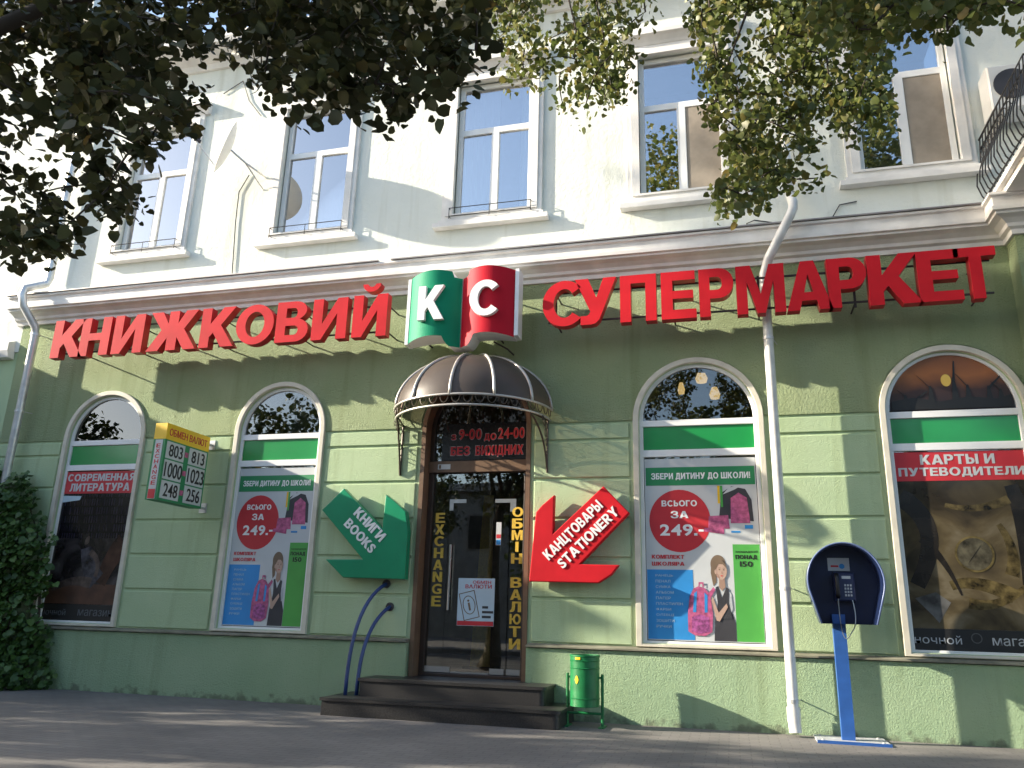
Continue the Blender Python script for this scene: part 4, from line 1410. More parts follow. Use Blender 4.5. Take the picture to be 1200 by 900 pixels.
text_mb(t, 'магазин', 2.70, 3.25, 1.00, 1.08, PF - 0.004, PF - 0.0014, 0.0)
t.build('lettering', M['grey_print'], stripR)
t = MB().plate([disc(2.55, 1.07, 0.055), disc(2.55, 1.07, 0.045)], PF - 0.004, PF - 0.0014)
t.build('emblem', mat('dim emblem', (0.08, 0.08, 0.08), 0.6), stripR)

PM2 = photo_mat('reading photograph', [(0.25, (0.006, 0.006, 0.008)), (0.45, (0.022, 0.018, 0.018)), (0.60, (0.07, 0.06, 0.06)), (0.78, (0.16, 0.15, 0.16))], 1.7, (1, 1, 1.5), 1.3)
lp = thing('reading_poster', (-9.3, PF, 0.98), 'dark photograph of a reclining figure filling the leftmost shop window', 'poster')
MB().box(-9.98, -8.64, PF - 0.001, PF + 0.003, 1.16, 2.798).build('sheet', PM2, lp)
MB().box(-9.97, -8.65, PF - 0.0035, PF - 0.0014, 1.165, 1.45).build('brown_floor', mat('brown floor print', (0.08, 0.035, 0.018), 0.6, var=0.3, vscale=5), lp)


def shelf_mat():
    m, nt, p = nodes('dim shelf print')
    geo = nt.nodes.new('ShaderNodeNewGeometry')
    mp = nt.nodes.new('ShaderNodeMapping')
    mp.inputs['Rotation'].default_value = (R(90), 0, 0)
    nt.links.new(geo.outputs['Position'], mp.inputs['Vector'])
    br = nt.nodes.new('ShaderNodeTexBrick')
    br.inputs['Scale'].default_value = 1
    br.inputs['Brick Width'].default_value = 0.045
    br.inputs['Row Height'].default_value = 0.13
    br.inputs['Mortar Size'].default_value = 0.016
    br.inputs['Mortar Smooth'].default_value = 0.6
    br.inputs['Color1'].default_value = (0.035, 0.03, 0.045, 1)
    br.inputs['Color2'].default_value = (0.012, 0.010, 0.014, 1)
    br.inputs['Mortar'].default_value = (0.008, 0.007, 0.008, 1)
    nt.links.new(mp.outputs['Vector'], br.inputs['Vector'])
    nt.links.new(br.outputs['Color'], p.inputs['Base Color'])
    p.inputs['Roughness'].default_value = 0.12
    p.inputs['Specular IOR Level'].default_value = 0.6
    return m


MB().box(-9.97, -8.65, PF - 0.003, PF - 0.0012, 2.12, 2.79).build('book_shelf_print', shelf_mat(), lp)
dimgrey = mat('dim figure print', (0.050, 0.047, 0.055), 0.2, var=0.8, vscale=9)
dimskin = mat('dim skin print', (0.085, 0.062, 0.052), 0.2, var=0.5, vscale=9)
MB().plate([band_poly((-9.06, 1.50), (-9.26, 1.66), (-9.34, 1.98), 0.30, 0.20)], PF - 0.005, PF - 0.004).build('figure_coat', dimgrey, lp)
MB().plate([band_poly((-9.84, 1.36), (-9.52, 1.56), (-9.16, 1.46), 0.07, 0.16)], PF - 0.0062, PF - 0.0052).build('figure_leg', dimskin, lp)
MB().plate([band_poly((-9.26, 1.92), (-9.02, 1.80), (-9.10, 1.56), 0.09, 0.06)], PF - 0.0075, PF - 0.0065).build('figure_sleeve', dimskin, lp)
MB().plate([disc(-9.36, 2.10, 0.055, 0.075)], PF - 0.0062, PF - 0.0052).build('figure_head', dimskin, lp)
MB().plate([band_poly((-9.32, 2.18), (-9.44, 2.16), (-9.42, 1.98), 0.04, 0.07)], PF - 0.0073, PF - 0.0064).build('figure_hair', dimdark, lp)
MB().plate([band_poly((-9.00, 1.46), (-8.86, 1.90), (-8.68, 2.05), 0.20, 0.34)], PF - 0.0037, PF - 0.0030).build('armchair', mat('dim armchair print', (0.055, 0.026, 0.018), 0.2, var=0.6, vscale=5), lp)
MB().plate([[(-9.98, 2.66), (-9.62, 2.70), (-9.60, 2.76), (-9.98, 2.77)]], PF - 0.006, PF - 0.0042).build('pale_label', M['teal_print'], lp)
stripL = thing('shop_name_strip', (-9.3, PF, 0.98), 'black strip with dim words ночной магазин along the foot of the leftmost shop window', 'strip')
MB().box(-9.98, -8.64, PF - 0.001, PF + 0.003, 0.935, 1.158).build('sheet', M['black'], stripL)
t = MB()
text_mb(t, 'ночной', -9.95, -9.52, 1.00, 1.09, PF - 0.004, PF - 0.0014, 0.0)
text_mb(t, 'магазин', -9.30, -8.70, 1.00, 1.09, PF - 0.004, PF - 0.0014, 0.0)
t.build('lettering', mat('dim strip print', (0.10, 0.11, 0.12), 0.6), stripL)


# harbour sunset in the right arch
def sunset():
    m, nt, p = nodes('sunset print')
    L = nt.links.new
    geo = nt.nodes.new('ShaderNodeNewGeometry')
    sp = nt.nodes.new('ShaderNodeSeparateXYZ')
    L(geo.outputs['Position'], sp.inputs['Vector'])
    n = nt.nodes.new('ShaderNodeTexNoise')
    n.inputs['Scale'].default_value = 3
    L(geo.outputs['Position'], n.inputs['Vector'])
    mr = nt.nodes.new('ShaderNodeMath')
    mr.operation = 'MULTIPLY_ADD'
    mr.inputs[1].default_value = 0.25
    L(n.outputs['Fac'], mr.inputs[0])
    L(sp.outputs['Z'], mr.inputs[2])
    mp = nt.nodes.new('ShaderNodeMapRange')
    mp.inputs['From Min'].default_value = 3.72
    mp.inputs['From Max'].default_value = 4.55
    L(mr.outputs[0], mp.inputs['Value'])
    r = nt.nodes.new('ShaderNodeValToRGB')
    cr = r.color_ramp
    cr.elements[0].color = (0.012, 0.012, 0.018, 1)
    cr.elements[1].color = (0.11, 0.035, 0.02, 1)
    e = cr.elements.new(0.35)
    e.color = (0.05, 0.022, 0.016, 1)
    e = cr.elements.new(0.6)
    e.color = (0.36, 0.12, 0.03, 1)
    L(mp.outputs['Result'], r.inputs['Fac'])
    L(r.outputs['Color'], p.inputs['Base Color'])
    return m


hp = thing('harbour_poster', (2.6, PF, 3.61), 'orange sunset photograph of harbour cranes in the arch of the rightmost window', 'poster')
cx, hw, sp_ = SHOP[3]
MB().plate([arch(cx, hw - 0.135, 3.640, sp_ + 0.03, 28)], PF, PF + 0.004).build('sheet', sunset(), hp)
MB().plate([disc(2.58, 4.00, 0.055, 0.075)], PF - 0.005, PF - 0.002).build('sun_disc', mat('sun print', (0.85, 0.55, 0.10), 0.5), hp)
t = MB()
for x, h, d in ((2.12, 0.20, -0.1), (2.40, 0.36, -0.14), (2.66, 0.52, 0.02), (2.80, 0.36, -0.12), (3.02, 0.32, 0.14), (2.26, 0.16, 0.1), (3.14, 0.25, -0.1)):
    t.plate([[(x - 0.05, 3.65), (x - 0.012, 3.72 + h * 0.6), (x + 0.012, 3.72 + h * 0.6), (x + 0.05, 3.65)]], PF - 0.008, PF - 0.0055)
    t.plate([[(x - 0.01, 3.72 + h * 0.55), (x + d, 3.72 + h), (x + d + 0.012, 3.72 + h - 0.01), (x + 0.015, 3.72 + h * 0.5)]], PF - 0.011, PF - 0.0085)
t.plate([[(1.96, 3.65), (1.96, 3.76), (2.2, 3.80), (2.5, 3.74), (2.8, 3.79), (3.1, 3.75), (3.24, 3.80), (3.24, 3.65)]], PF - 0.014, PF - 0.0115)
t.build('crane_silhouette', M['black'], hp)
# pale papers and a shaded lamp behind the second arch
pp = thing('paper_ornament', (-6.25, 0.14, 3.62), 'pale paper lantern and loose sheets hung behind the dark arch above the left poster', 'ornament')
t = MB()
t.lathe([(0.07, 0.62), (0.10, 0.55), (0.17, 0.35), (0.18, 0.22), (0.13, 0.05), (0.07, 0.0)], (-6.20, 0.40, 3.62), 16)
t.build('lantern', mat('pale lantern paper', (0.34, 0.36, 0.38), 0.7, var=0.4, vscale=14), pp, smooth=True)
t = MB()
for x, z, a in ((-6.54, 4.03, 20), (-5.90, 3.86, -25), (-5.95, 4.20, 35)):
    t.box(-0.08, 0.08, 0.20, 0.204, -0.05, 0.05, slant(x, z, a))
t.build('sheet', M['grey_print'], pp)
lm = thing('chandelier', (-0.25, 0.9, 4.0), 'lit lamp with three glowing shades behind the arch above the right poster', 'lamp')
for x, z, rr in ((-0.27, 4.42, 0.085), (-0.10, 4.18, 0.075), (-0.55, 4.27, 0.05)):
    MB().lathe([(rr * 0.5, 0.10), (rr, 0.0), (rr * 0.8, -0.06), (0.0, -0.07)], (x, 0.9, z), 14).build('lamp_shade', M['lamp'], lm, smooth=True)
t = MB()
for x, z in ((-0.27, 4.5), (-0.10, 4.26), (-0.55, 4.36)):
    t.tube([(x, 0.9, z), (-0.28, 0.95, 4.75), (-0.28, 0.95, 5.0)], 0.008, 5)
t.build('stem', M['bronze_iron'], lm)

# ------------------------------------------------------------------ drainpipes
PYP = -0.25
dp = thing('drainpipe', (0.6, PYP, 0), 'pale drainpipe with a bend over the cornice right of the word СУПЕРМ', 'drainpipe')
pth = [(0.97, -0.20, 10.3), (0.97, -0.20, 6.62), (0.97, -0.24, 6.52), (0.98, -0.42, 6.30), (0.975, -0.44, 6.20), (0.93, -0.44, 6.10), (0.64, -0.33, 5.58), (0.585, PYP, 5.42), (0.585, PYP, 0.28)]
MB().tube(pth, [0.058] * 9, 14).build('pipe', M['pipe_white'], dp, smooth=True, angle=40)
t = MB()
t.tube([(0.585, PYP, 0.30), (0.585, PYP, 0.17), (0.585, PYP - 0.005, 0.15), (0.59, PYP - 0.02, 0.04)], [0.072, 0.072, 0.068, 0.066], 14, cap=False)
t.build('shoe', M['pipe_white'], dp, smooth=True, angle=40)
t = MB()
for z in (1.55, 4.55, 0.36):
    t.tube([(0.585, PYP, z - 0.018), (0.585, PYP, z + 0.018)], 0.066, 14)
    t.tube([(0.63, PYP, z), (0.70, 0.0, z)], 0.007, 5)
for z, x in ((6.70, 0.97), (8.2, 0.97)):
    t.tube([(x, -0.2, z - 0.03), (x, -0.2, z + 0.03)], 0.07, 14)
t.build('clamp', M['galv'], dp)
dp = thing('drainpipe', (-10.95, -0.2, 0), 'grey drainpipe at the left end of the green wall above the ivy', 'drainpipe')
pth = [(-10.88, -0.12, 9.6), (-10.88, -0.12, 6.42), (-10.90, -0.14, 6.32), (-10.99, -0.44, 6.12), (-11.0, -0.46, 6.0), (-10.97, -0.42, 5.82), (-10.88, -0.20, 5.52), (-10.88, -0.17, 5.40), (-10.88, -0.17, 0.2)]
MB().tube(pth, 0.062, 14).build('pipe', M['galv'], dp, smooth=True, angle=40)
t = MB()
for z in (5.40, 4.1, 2.0):
    t.tube([(-10.88, -0.17, z - 0.02), (-10.88, -0.17, z + 0.02)], 0.072, 14)
    t.tube([(-10.84, -0.17, z), (-10.80, 0.0, z)], 0.007, 5)
t.build('clamp', M['galv'], dp)

# ------------------------------------------------------------------ satellite dish
ds = thing('satellite_dish', (-7.3, -0.6, 8.1), 'white satellite dish seen edge-on between the two left upper windows', 'satellite dish')
nrm = Vector((-0.72, -0.64, 0.26)).normalized()
qt = nrm.to_track_quat('Z', 'Y').to_matrix().to_4x4()
DM = Matrix.Translation((-7.30, -0.62, 8.10)) @ qt
mb = MB()
prof = [(0.0, 0.0), (0.12, 0.006), (0.24, 0.025), (0.34, 0.05), (0.43, 0.08), (0.435, 0.075), (0.34, 0.038), (0.24, 0.012), (0.12, -0.008), (0.0, -0.014)]
tmp = MB().lathe(prof, (0, 0, 0), 32)
mb.add([DM @ Vector(p) for p in tmp.v], tmp.f)
mb.build('reflector', M['dish'], ds, smooth=True, angle=50)
t = MB()
foc = DM @ Vector((0.0, -0.12, 0.52))
t.tube([DM @ Vector((0, -0.40, 0.06)), foc], 0.012, 6)
t.tube([DM @ Vector((0.0, 0.0, 0.0)) + Vector((0, 0, 0)), Vector((-7.16, -0.40, 7.98)), Vector((-7.05, -0.22, 7.92)), Vector((-7.02, -0.0, 7.92))], 0.018, 6)
t.tube([Vector((-7.16, -0.40, 7.98)), Vector((-7.04, 0.0, 7.70))], 0.012, 6)
t.build('arm', M['galv'], ds)
fq = MB().tube([foc, foc + nrm * -0.10], 0.03, 8)
fq.tube([foc + Vector((0, 0, 0.05)), foc + nrm * -0.09 + Vector((0, 0, 0.06))], 0.025, 8)
fq.build('receiver', M['dark_print'], ds)

# cables
for nm, pts, lab in (('cable', [at(948, 282, -0.02), at(962, 268, -0.02), at(976, 254, -0.02), at(984, 240, -0.02), at(1004, 236, -0.02)], 'black cable running up to the sill of the rightmost upper window'),
                     ('cable', [at(880, 275, -0.02), at(875, 262, -0.02), at(884, 258, -0.02), at(930, 264, -0.02), at(940, 270, -0.05)], 'thin looping cable on the cream wall left of the right drainpipe'),
                     ('cable', [at(262, 110, -0.02), at(285, 95, -0.02), at(292, 118, -0.02), at(306, 136, -0.02)], 'thin cable hanging beside the second upper window'),
                     ('cable', [at(292, 205, -0.02), at(280, 225, -0.02), at(276, 260, -0.02), at(272, 320, -0.02)], 'thin cable running down below the satellite dish')):
    o = MB().tube(pts, 0.008, 5).build(nm, M['cable'])
    tag(o, lab, 'cable')

# ------------------------------------------------------------------ payphone
PX, PYY = 1.10, -0.36
ph = thing('payphone', (PX, PYY, 0), 'dark blue hooded payphone on a bright blue post beside the drainpipe', 'payphone')
prof2 = []
HB, HT = 1.18, 2.03


def hood_outline(k):
    pts = [(-0.275 * k, HB), (0.275 * k, HB)]
    pts += [(0.385 * k * math.cos(a), 1.62 + 0.41 * k * math.sin(a)) for a in np.linspace(-0.35, math.pi + 0.35, 30)]
    return pts


ho = MB()
ou, inn = hood_outline(1.0), hood_outline(0.95)
n_ = len(ou)
HX = PX + 0.085
vs = [(HX + x, -0.60, z) for x, z in ou] + [(HX + x, -0.30, z) for x, z in ou] + [(HX + x, -0.60, z) for x, z in inn] + [(HX + x, -0.34, z) for x, z in inn]
fs = [(i, (i + 1) % n_, n_ + (i + 1) % n_, n_ + i) for i in range(n_)]
fs += [(i, 2 * n_ + i, 2 * n_ + (i + 1) % n_, (i + 1) % n_) for i in range(n_)]
fs += [(2 * n_ + i, 3 * n_ + i, 3 * n_ + (i + 1) % n_, 2 * n_ + (i + 1) % n_) for i in range(n_)]
fs += [tuple(range(3 * n_, 4 * n_)), tuple(range(2 * n_ - 1, n_ - 1, -1))]
ho.add(vs, fs)
ho.build('hood', M['phone_blue'], ph, smooth=True, angle=40)
tr = MB().tube([(HX + x, -0.602, z) for x, z in ou[1:]] + [(HX - 0.275, -0.602, HB)], 0.010, 6)
tr.build('hood_rim', mat('pale blue edging', (0.10, 0.14, 0.28), 0.35), ph, smooth=True)
cas = MB().bevbox(HX - 0.10, HX + 0.11, -0.46, -0.341, 1.42, 1.72, 0.015).build('telephone', mat('blue grey handset casing', (0.025, 0.035, 0.09), 0.4), ph)
MB().box(HX - 0.02, HX + 0.07, -0.463, -0.4605, 1.655, 1.685).build('display', M['off_white'], cas)
kb = MB()
for r_ in range(4):
    for c_ in range(3):
        kb.box(HX + 0.0 + c_ * 0.028, HX + 0.018 + c_ * 0.028, -0.467, -0.4605, 1.47 + r_ * 0.035, 1.492 + r_ * 0.035)
kb.build('keypad', M['grey_print'], cas)
hs = MB()
hs.tube([(HX - 0.075, -0.475, 1.70), (HX - 0.075, -0.505, 1.66), (HX - 0.075, -0.505, 1.50), (HX - 0.075, -0.475, 1.46)], [0.026, 0.02, 0.02, 0.026], 8)
hs.build('handset', M['black'], cas, smooth=True)
cd = MB().tube(bez((HX - 0.075, -0.48, 1.46), (HX - 0.09, -0.50, 0.86), (HX + 0.03, -0.50, 1.10)) + bez((HX + 0.03, -0.50, 1.10), (HX + 0.11, -0.50, 1.18), (HX + 0.07, -0.462, 1.43)), 0.006, 5)
cd.build('cord', M['steel'], cas)
nl = MB().box(HX - 0.14, HX + 0.085, -0.348, -0.3425, 1.745, 1.885).build('notice', M['off_white'], ph)
mk = MB()
mk.box(HX - 0.11, HX - 0.03, -0.351, -0.3485, 1.785, 1.805)
mk.build('red_mark', M['red_print'], nl)
MB().plate([disc(HX + 0.005, 1.795, 0.028)], -0.351, -0.3485).build('blue_mark', M['blue_print'], nl)
MB().box(PX - 0.065, PX + 0.065, -0.46, -0.37, 0.02, 1.28).build('post', M['post_blue'], ph)
bs = MB()
bs.box(PX - 0.32, PX + 0.38, -0.62, -0.13, 0.0, 0.022)
bs.build('base_plate', M['plate'], ph)
for bx_, by_ in ((-0.26, -0.56), (0.32, -0.56), (-0.26, -0.2), (0.32, -0.2)):
    MB().lathe([(0.016, 0.0), (0.016, 0.014), (0.0, 0.016)], (PX + bx_, by_, 0.0215), 6).build('bolt', M['galv'], ph)
MB().box(PX - 0.325, PX + 0.385, -0.632, -0.6205, 0.0, 0.030).build('base_edge', M['post_blue'], ph)

# ------------------------------------------------------------------ litter bin
bn = thing('litter_bin', (-1.66, -0.5, 0), 'green metal litter bin hung on a tubular stand beside the steps', 'litter bin')
bcx, bcy = -1.665, -0.50
mb = MB().lathe([(0.150, 0.21), (0.165, 0.215), (0.168, 0.74), (0.174, 0.745), (0.174, 0.765), (0.160, 0.765), (0.155, 0.24), (0.0, 0.23)], (bcx, bcy, 0), 28)
bk = mb.build('bucket', M['bin_green'], bn, smooth=True, angle=40)
MB().lathe([(0.150, 0.0), (0.0, 0.0)], (bcx, bcy, 0.60), 20).build('rubbish', M['bin_dark'], bn)
rb_ = MB()
for z in (0.30, 0.62, 0.70):
    rb_.tube([(bcx + 0.168 * math.cos(a), bcy + 0.168 * math.sin(a), z) for a in np.linspace(0, 2 * math.pi, 29)], 0.006, 5)
rb_.build('band', M['bin_green'], bk)
sg = MB()
for k in range(13):
    a0 = -math.pi / 2 - 0.55 + k * 0.022
    sg.quad((bcx + 0.1705 * math.cos(a0), bcy + 0.1705 * math.sin(a0), 0.50 - 0.045 * math.sin(math.pi * (k + 0.2) / 13.4)),
            (bcx + 0.1705 * math.cos(a0 + .022), bcy + 0.1705 * math.sin(a0 + .022), 0.50 - 0.045 * math.sin(math.pi * (k + 1.2) / 13.4)),
            (bcx + 0.1705 * math.cos(a0 + .022), bcy + 0.1705 * math.sin(a0 + .022), 0.50 + 0.045 * math.sin(math.pi * (k + 1.2) / 13.4)),
            (bcx + 0.1705 * math.cos(a0), bcy + 0.1705 * math.sin(a0), 0.50 + 0.045 * math.sin(math.pi * (k + 0.2) / 13.4)))
for k in range(6):
    a0 = -math.pi / 2 - 0.5 + k * 0.06
    sg.quad((bcx + 0.1755 * math.cos(a0), bcy + 0.1755 * math.sin(a0), 0.715), (bcx + 0.1755 * math.cos(a0 + .06), bcy + 0.1755 * math.sin(a0 + .06), 0.715),
            (bcx + 0.1755 * math.cos(a0 + .06), bcy + 0.1755 * math.sin(a0 + .06), 0.74), (bcx + 0.1755 * math.cos(a0), bcy + 0.1755 * math.sin(a0), 0.74))
sg.build('yellow_mark', M['yellow'], bk)
fr = MB()
for s in (-1, 1):
    fr.tube([(bcx + s * 0.20, bcy, 0.56), (bcx + s * 0.20, bcy, 0.012)], 0.017, 8)
    fr.tube([(bcx + s * 0.20, bcy, 0.52), (bcx + s * 0.15, bcy, 0.52)], 0.012, 6)
    fr.box(bcx + s * 0.20 - 0.03, bcx + s * 0.20 + 0.03, bcy - 0.12, bcy + 0.12, 0.0, 0.014)
fr.tube([(bcx - 0.2, bcy, 0.14), (bcx + 0.2, bcy, 0.14)], 0.015, 8)
fr.build('stand', M['bin_green'], bn, smooth=True, angle=40)


# ------------------------------------------------------------------ foliage
def leaves(pos, size, up=0.5, droop=0.4, flat=None, zs=0.8):
    """numpy leaf mesh: folded heart-shaped leaves at pos"""
    N = len(pos)
    nrm = rng.normal(size=(N, 3))
    nrm[:, 2] = np.abs(nrm[:, 2]) * zs + up
    if flat is not None:
        nrm = nrm * 0.6 + np.array(flat) * 1.2
    nrm /= np.linalg.norm(nrm, axis=1)[:, None]
    d = rng.normal(size=(N, 3))
    d[:, 2] -= droop
    d -= nrm * (d * nrm).sum(1)[:, None]
    d /= np.linalg.norm(d, axis=1)[:, None]
    s = np.cross(nrm, d)
    sz = (size * rng.uniform(0.45, 1.3, N))[:, None]
    tmpl = [(0, 0.04, 0), (-0.34, 0.0, 0.07), (-0.50, 0.34, 0.11), (-0.36, 0.74, 0.10), (0, 1.04, -0.06), (0.36, 0.74, 0.10), (0.50, 0.34, 0.11), (0.34, 0.0, 0.07)]
    V = np.stack([pos + sz * (a * s + b * d + c * nrm) for a, b, c in tmpl], 1).reshape(-1, 3)
    F = (np.arange(N)[:, None] * 8 + np.array([[0, 1, 2, 3, 0, 3, 4, 5, 0, 5, 6, 7]])).reshape(-1, 4)
    tint = np.repeat(np.clip(rng.beta(2, 2.4, N) + 0.0, 0, 1), 8)
    return V, F, tint


def leaf_obj(name, V, F, tint, material, parent):
    me = bpy.data.meshes.new(name)
    o0 = np.array(origin(parent))
    V = V - o0
    me.vertices.add(len(V))
    me.vertices.foreach_set('co', V.astype(np.float32).ravel())
    me.loops.add(F.size)
    me.loops.foreach_set('vertex_index', F.astype(np.int32).ravel())
    me.polygons.add(len(F))
    me.polygons.foreach_set('loop_start', np.arange(0, F.size, 4, dtype=np.int32))
    me.polygons.foreach_set('loop_total', np.full(len(F), 4, dtype=np.int32))
    me.update(calc_edges=True)
    at_ = me.attributes.new('tint', 'FLOAT', 'POINT')
    at_.data.foreach_set('value', tint.astype(np.float32))
    me.materials.append(material)
    o = bpy.data.objects.new(name, me)
    COL.objects.link(o)
    o.parent = parent
    return o


def inside(poly, x, y):
    c = False
    j = len(poly) - 1
    for i in range(len(poly)):
        xi, yi = poly[i]
        xj, yj = poly[j]
        if (yi > y) != (yj > y) and x < (xj - xi) * (y - yi) / (yj - yi) + xi:
            c = not c
        j = i
    return c


def tree(name, base, label, group, trunk_r, fork, limbs, clusters, leaf_size, per, material, twigs=True, up=0.5, high=(), high_size=0.1):
    """trunk with a flare, limbs from the fork, a thin twig to every clump, leaves round each clump"""
    t = thing(name, base, label, 'tree', group)
    b = Vector(base)
    tk = MB()
    pts, rad = [], []
    f = Vector(fork)
    for q in np.linspace(0, 1, 10):
        p = b.lerp(f, q) + Vector((0.06 * math.sin(q * 5 + b.x), 0.05 * math.sin(q * 4 + b.y), 0)) * (1 if 0 < q < 1 else 0)
        pts.append(p)
        rad.append(trunk_r * (1.45 - 0.6 * min(1, q * 6) - 0.30 * q))
    tk.tube(pts, rad, 12)
    tk.build('trunk', M['bark'], t, smooth=True)
    bm_ = MB()
    nodes_ = [f]
    for lb in limbs:
        P = [f] + [Vector(p) for p in lb]
        dense = []
        for a, c in zip(P[:-1], P[1:]):
            k = max(2, int((c - a).length / 0.35))
            for q in range(k):
                jit = Vector(rng.normal(size=3) * 0.04)
                dense.append(a.lerp(c, q / k) + (jit if dense else Vector((0, 0, 0))))
        dense.append(P[-1])
        r0 = trunk_r * 0.32
        bm_.tube(dense, [max(0.006, r0 * (1 - 0.95 * q / (len(dense) - 1))) for q in range(len(dense))], 7)
        nodes_ += dense[1:]
    wood = [np.array(list(p)) for p in nodes_]
    C_ = np.array([c for c, _, _ in clusters], dtype=float)
    left = np.ones(len(C_), bool)
    Wd = np.array(wood)
    dist = np.full(len(C_), 1e9)
    near = np.zeros((len(C_), 3))
    for a in wood:
        dd = ((C_ - a) ** 2).sum(1)
        m_ = dd < dist
        dist[m_] = dd[m_]
        near[m_] = a
    while left.any():
        i = int(np.argmin(np.where(left, dist, 1e12)))
        left[i] = False
        a, c = near[i].copy(), C_[i]
        L_ = math.sqrt(dist[i])
        if twigs and L_ < 2.2:
            mid = (a + c) / 2 + np.array([0, 0, 0.08 * L_]) + rng.normal(size=3) * 0.05 * L_
            tp_ = [(1 - q) ** 2 * a + 2 * q * (1 - q) * mid + q * q * c for q in np.linspace(0, 1, 5)]
            bm_.tube(tp_, [0.0065, 0.006, 0.0055, 0.005, 0.0035], 4)
        for pt in (c, (a + c) / 2):
            dd = ((C_ - pt) ** 2).sum(1)
            m_ = (dd < dist) & left
            dist[m_] = dd[m_]
            near[m_] = pt
    allp = []
    for (c, rr, k) in clusters:
        c = np.array(c, dtype=float)
        u = rng.normal(size=(k, 3))
        u /= np.linalg.norm(u, axis=1)[:, None]
        rad_ = rr * rng.uniform(0.05, 1.0, k) ** 0.6
        allp.append(c + u * rad_[:, None] * np.array([1.0, 1.0, 1.15]))
    bm_.build('branches', M['twig'], t, smooth=True)
    P = np.concatenate(allp)
    V, F, ti = leaves(P, leaf_size, up=up)
    leaf_obj('crown', V, F, ti, material, t)
    if high:
        P = np.concatenate([np.array(c) + np.clip(rng.normal(size=(k, 3)) * rr * 0.55, -rr, rr) for c, rr, k in high])
        V, F, ti = leaves(P, high_size)
        leaf_obj('upper_crown', V, F, ti, material, t)
    return t


def px_clusters(poly, n, y0, y1, rr, k, holes=()):
    out = []
    xs = [p[0] for p in poly]
    ys = [p[1] for p in poly]
    while len(out) < n:
        x, y = rng.uniform(min(xs), max(xs)), rng.uniform(min(ys), max(ys))
        if not inside(poly, x, y) or any(inside(h, x, y) and rng.random() < pr for h, pr in holes):
            continue
        p = at(x, y, rng.uniform(y0, y1))
        out.append((tuple(p), rr * rng.uniform(0.7, 1.2), int(k * rng.uniform(0.7, 1.3))))
    return out


# big linden over the camera on the left: dark hanging foliage
LP = [(-160, -60), (560, -60), (566, 40), (552, 85), (535, 100), (512, 118), (480, 112), (455, 130), (430, 165), (412, 140), (375, 138), (345, 128), (318, 105),
      (295, 80), (262, 62), (242, 75), (238, 125), (222, 165), (200, 190), (165, 200), (150, 232), (140, 258), (115, 285), (80, 285), (45, 295), (-160, 290)]
cl = px_clusters(LP, 235, -7.3, -6.1, 0.155, 34,
                 [([(0, 95), (75, 95), (95, 200), (30, 230), (0, 200)], 0.7), ([(90, 150), (150, 150), (160, 215), (110, 240)], 0.5), ([(-160, 110), (0, 110), (0, 290), (-160, 290)], 0.3)])
cl += px_clusters([(-160, -60), (560, -60), (545, 60), (300, 55), (230, 110), (100, 150), (-160, 120)], 75, -7.7, -6.4, 0.18, 34)
for _ in range(150):
    x, y = rng.uniform(-7.5, -0.8), rng.uniform(-9.4, -6.9)
    cl.append(((x, y, rng.uniform(5.0, 6.7)), 0.35, 50))
for _ in range(90):
    cl.append(((rng.uniform(-8.5, -4.6), rng.uniform(-9.2, -6.0), rng.uniform(3.4, 6.5)), 0.35, 50))
tree('linden_tree', (-5.3, -7.4, 0), 'linden with dark shaded foliage hanging across the top left of the picture', 'lindens along the pavement', 0.20, (-5.1, -7.3, 3.6),
     [[(-3.6, -7.1, 4.5), (-2.0, -6.8, 4.7), (-0.7, -6.6, 4.6)], [(-4.3, -7.0, 4.3), (-3.4, -6.9, 4.7)], [(-5.0, -6.6, 4.6), (-4.2, -5.8, 5.6)],
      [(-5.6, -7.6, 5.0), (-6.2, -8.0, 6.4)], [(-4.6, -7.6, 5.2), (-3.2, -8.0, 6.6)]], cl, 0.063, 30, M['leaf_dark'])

# second linden: sunlit, further off, its boughs coming down at the top right
RP = [(575, -40), (582, 55), (598, 92), (628, 100), (655, 118), (677, 138), (694, 122), (728, 120), (738, 85), (748, 45), (766, 20), (775, -40)]
RP2 = [(800, -40), (812, 20), (822, 60), (822, 118), (846, 145), (858, 185), (846, 225), (838, 245), (868, 240), (905, 230), (945, 225), (972, 205), (952, 185),
       (985, 158), (1018, 158), (1042, 128), (1040, 60), (1060, 45), (1085, -40)]
RP3 = [(940, -50), (960, 15), (1010, 40), (1060, 48), (1095, 30), (1108, 55), (1120, 20), (1180, 18), (1260, 25), (1260, -50)]
cl = px_clusters(RP, 105, -5.3, -4.3, 0.13, 27) + px_clusters(RP2, 285, -5.4, -4.2, 0.13, 29, [([(845, 20), (905, 20), (905, 110), (880, 140), (850, 120)], 0.55)])
cl += px_clusters(RP3, 100, -6.8, -6.1, 0.15, 24)
for _ in range(120):
    cl.append(((rng.uniform(-0.2, 5.2), rng.uniform(-7.2, -4.2), rng.uniform(6.3, 8.6)), 0.36, 30))
hi_cl = []
for _ in range(440):
    y = rng.uniform(-8.0, -4.2)
    hi_cl.append(((rng.uniform(-1.9, 7.0), y, rng.uniform(8.2, 10.9 + 0.62 * (-y - 4.5))), 0.50, 46))
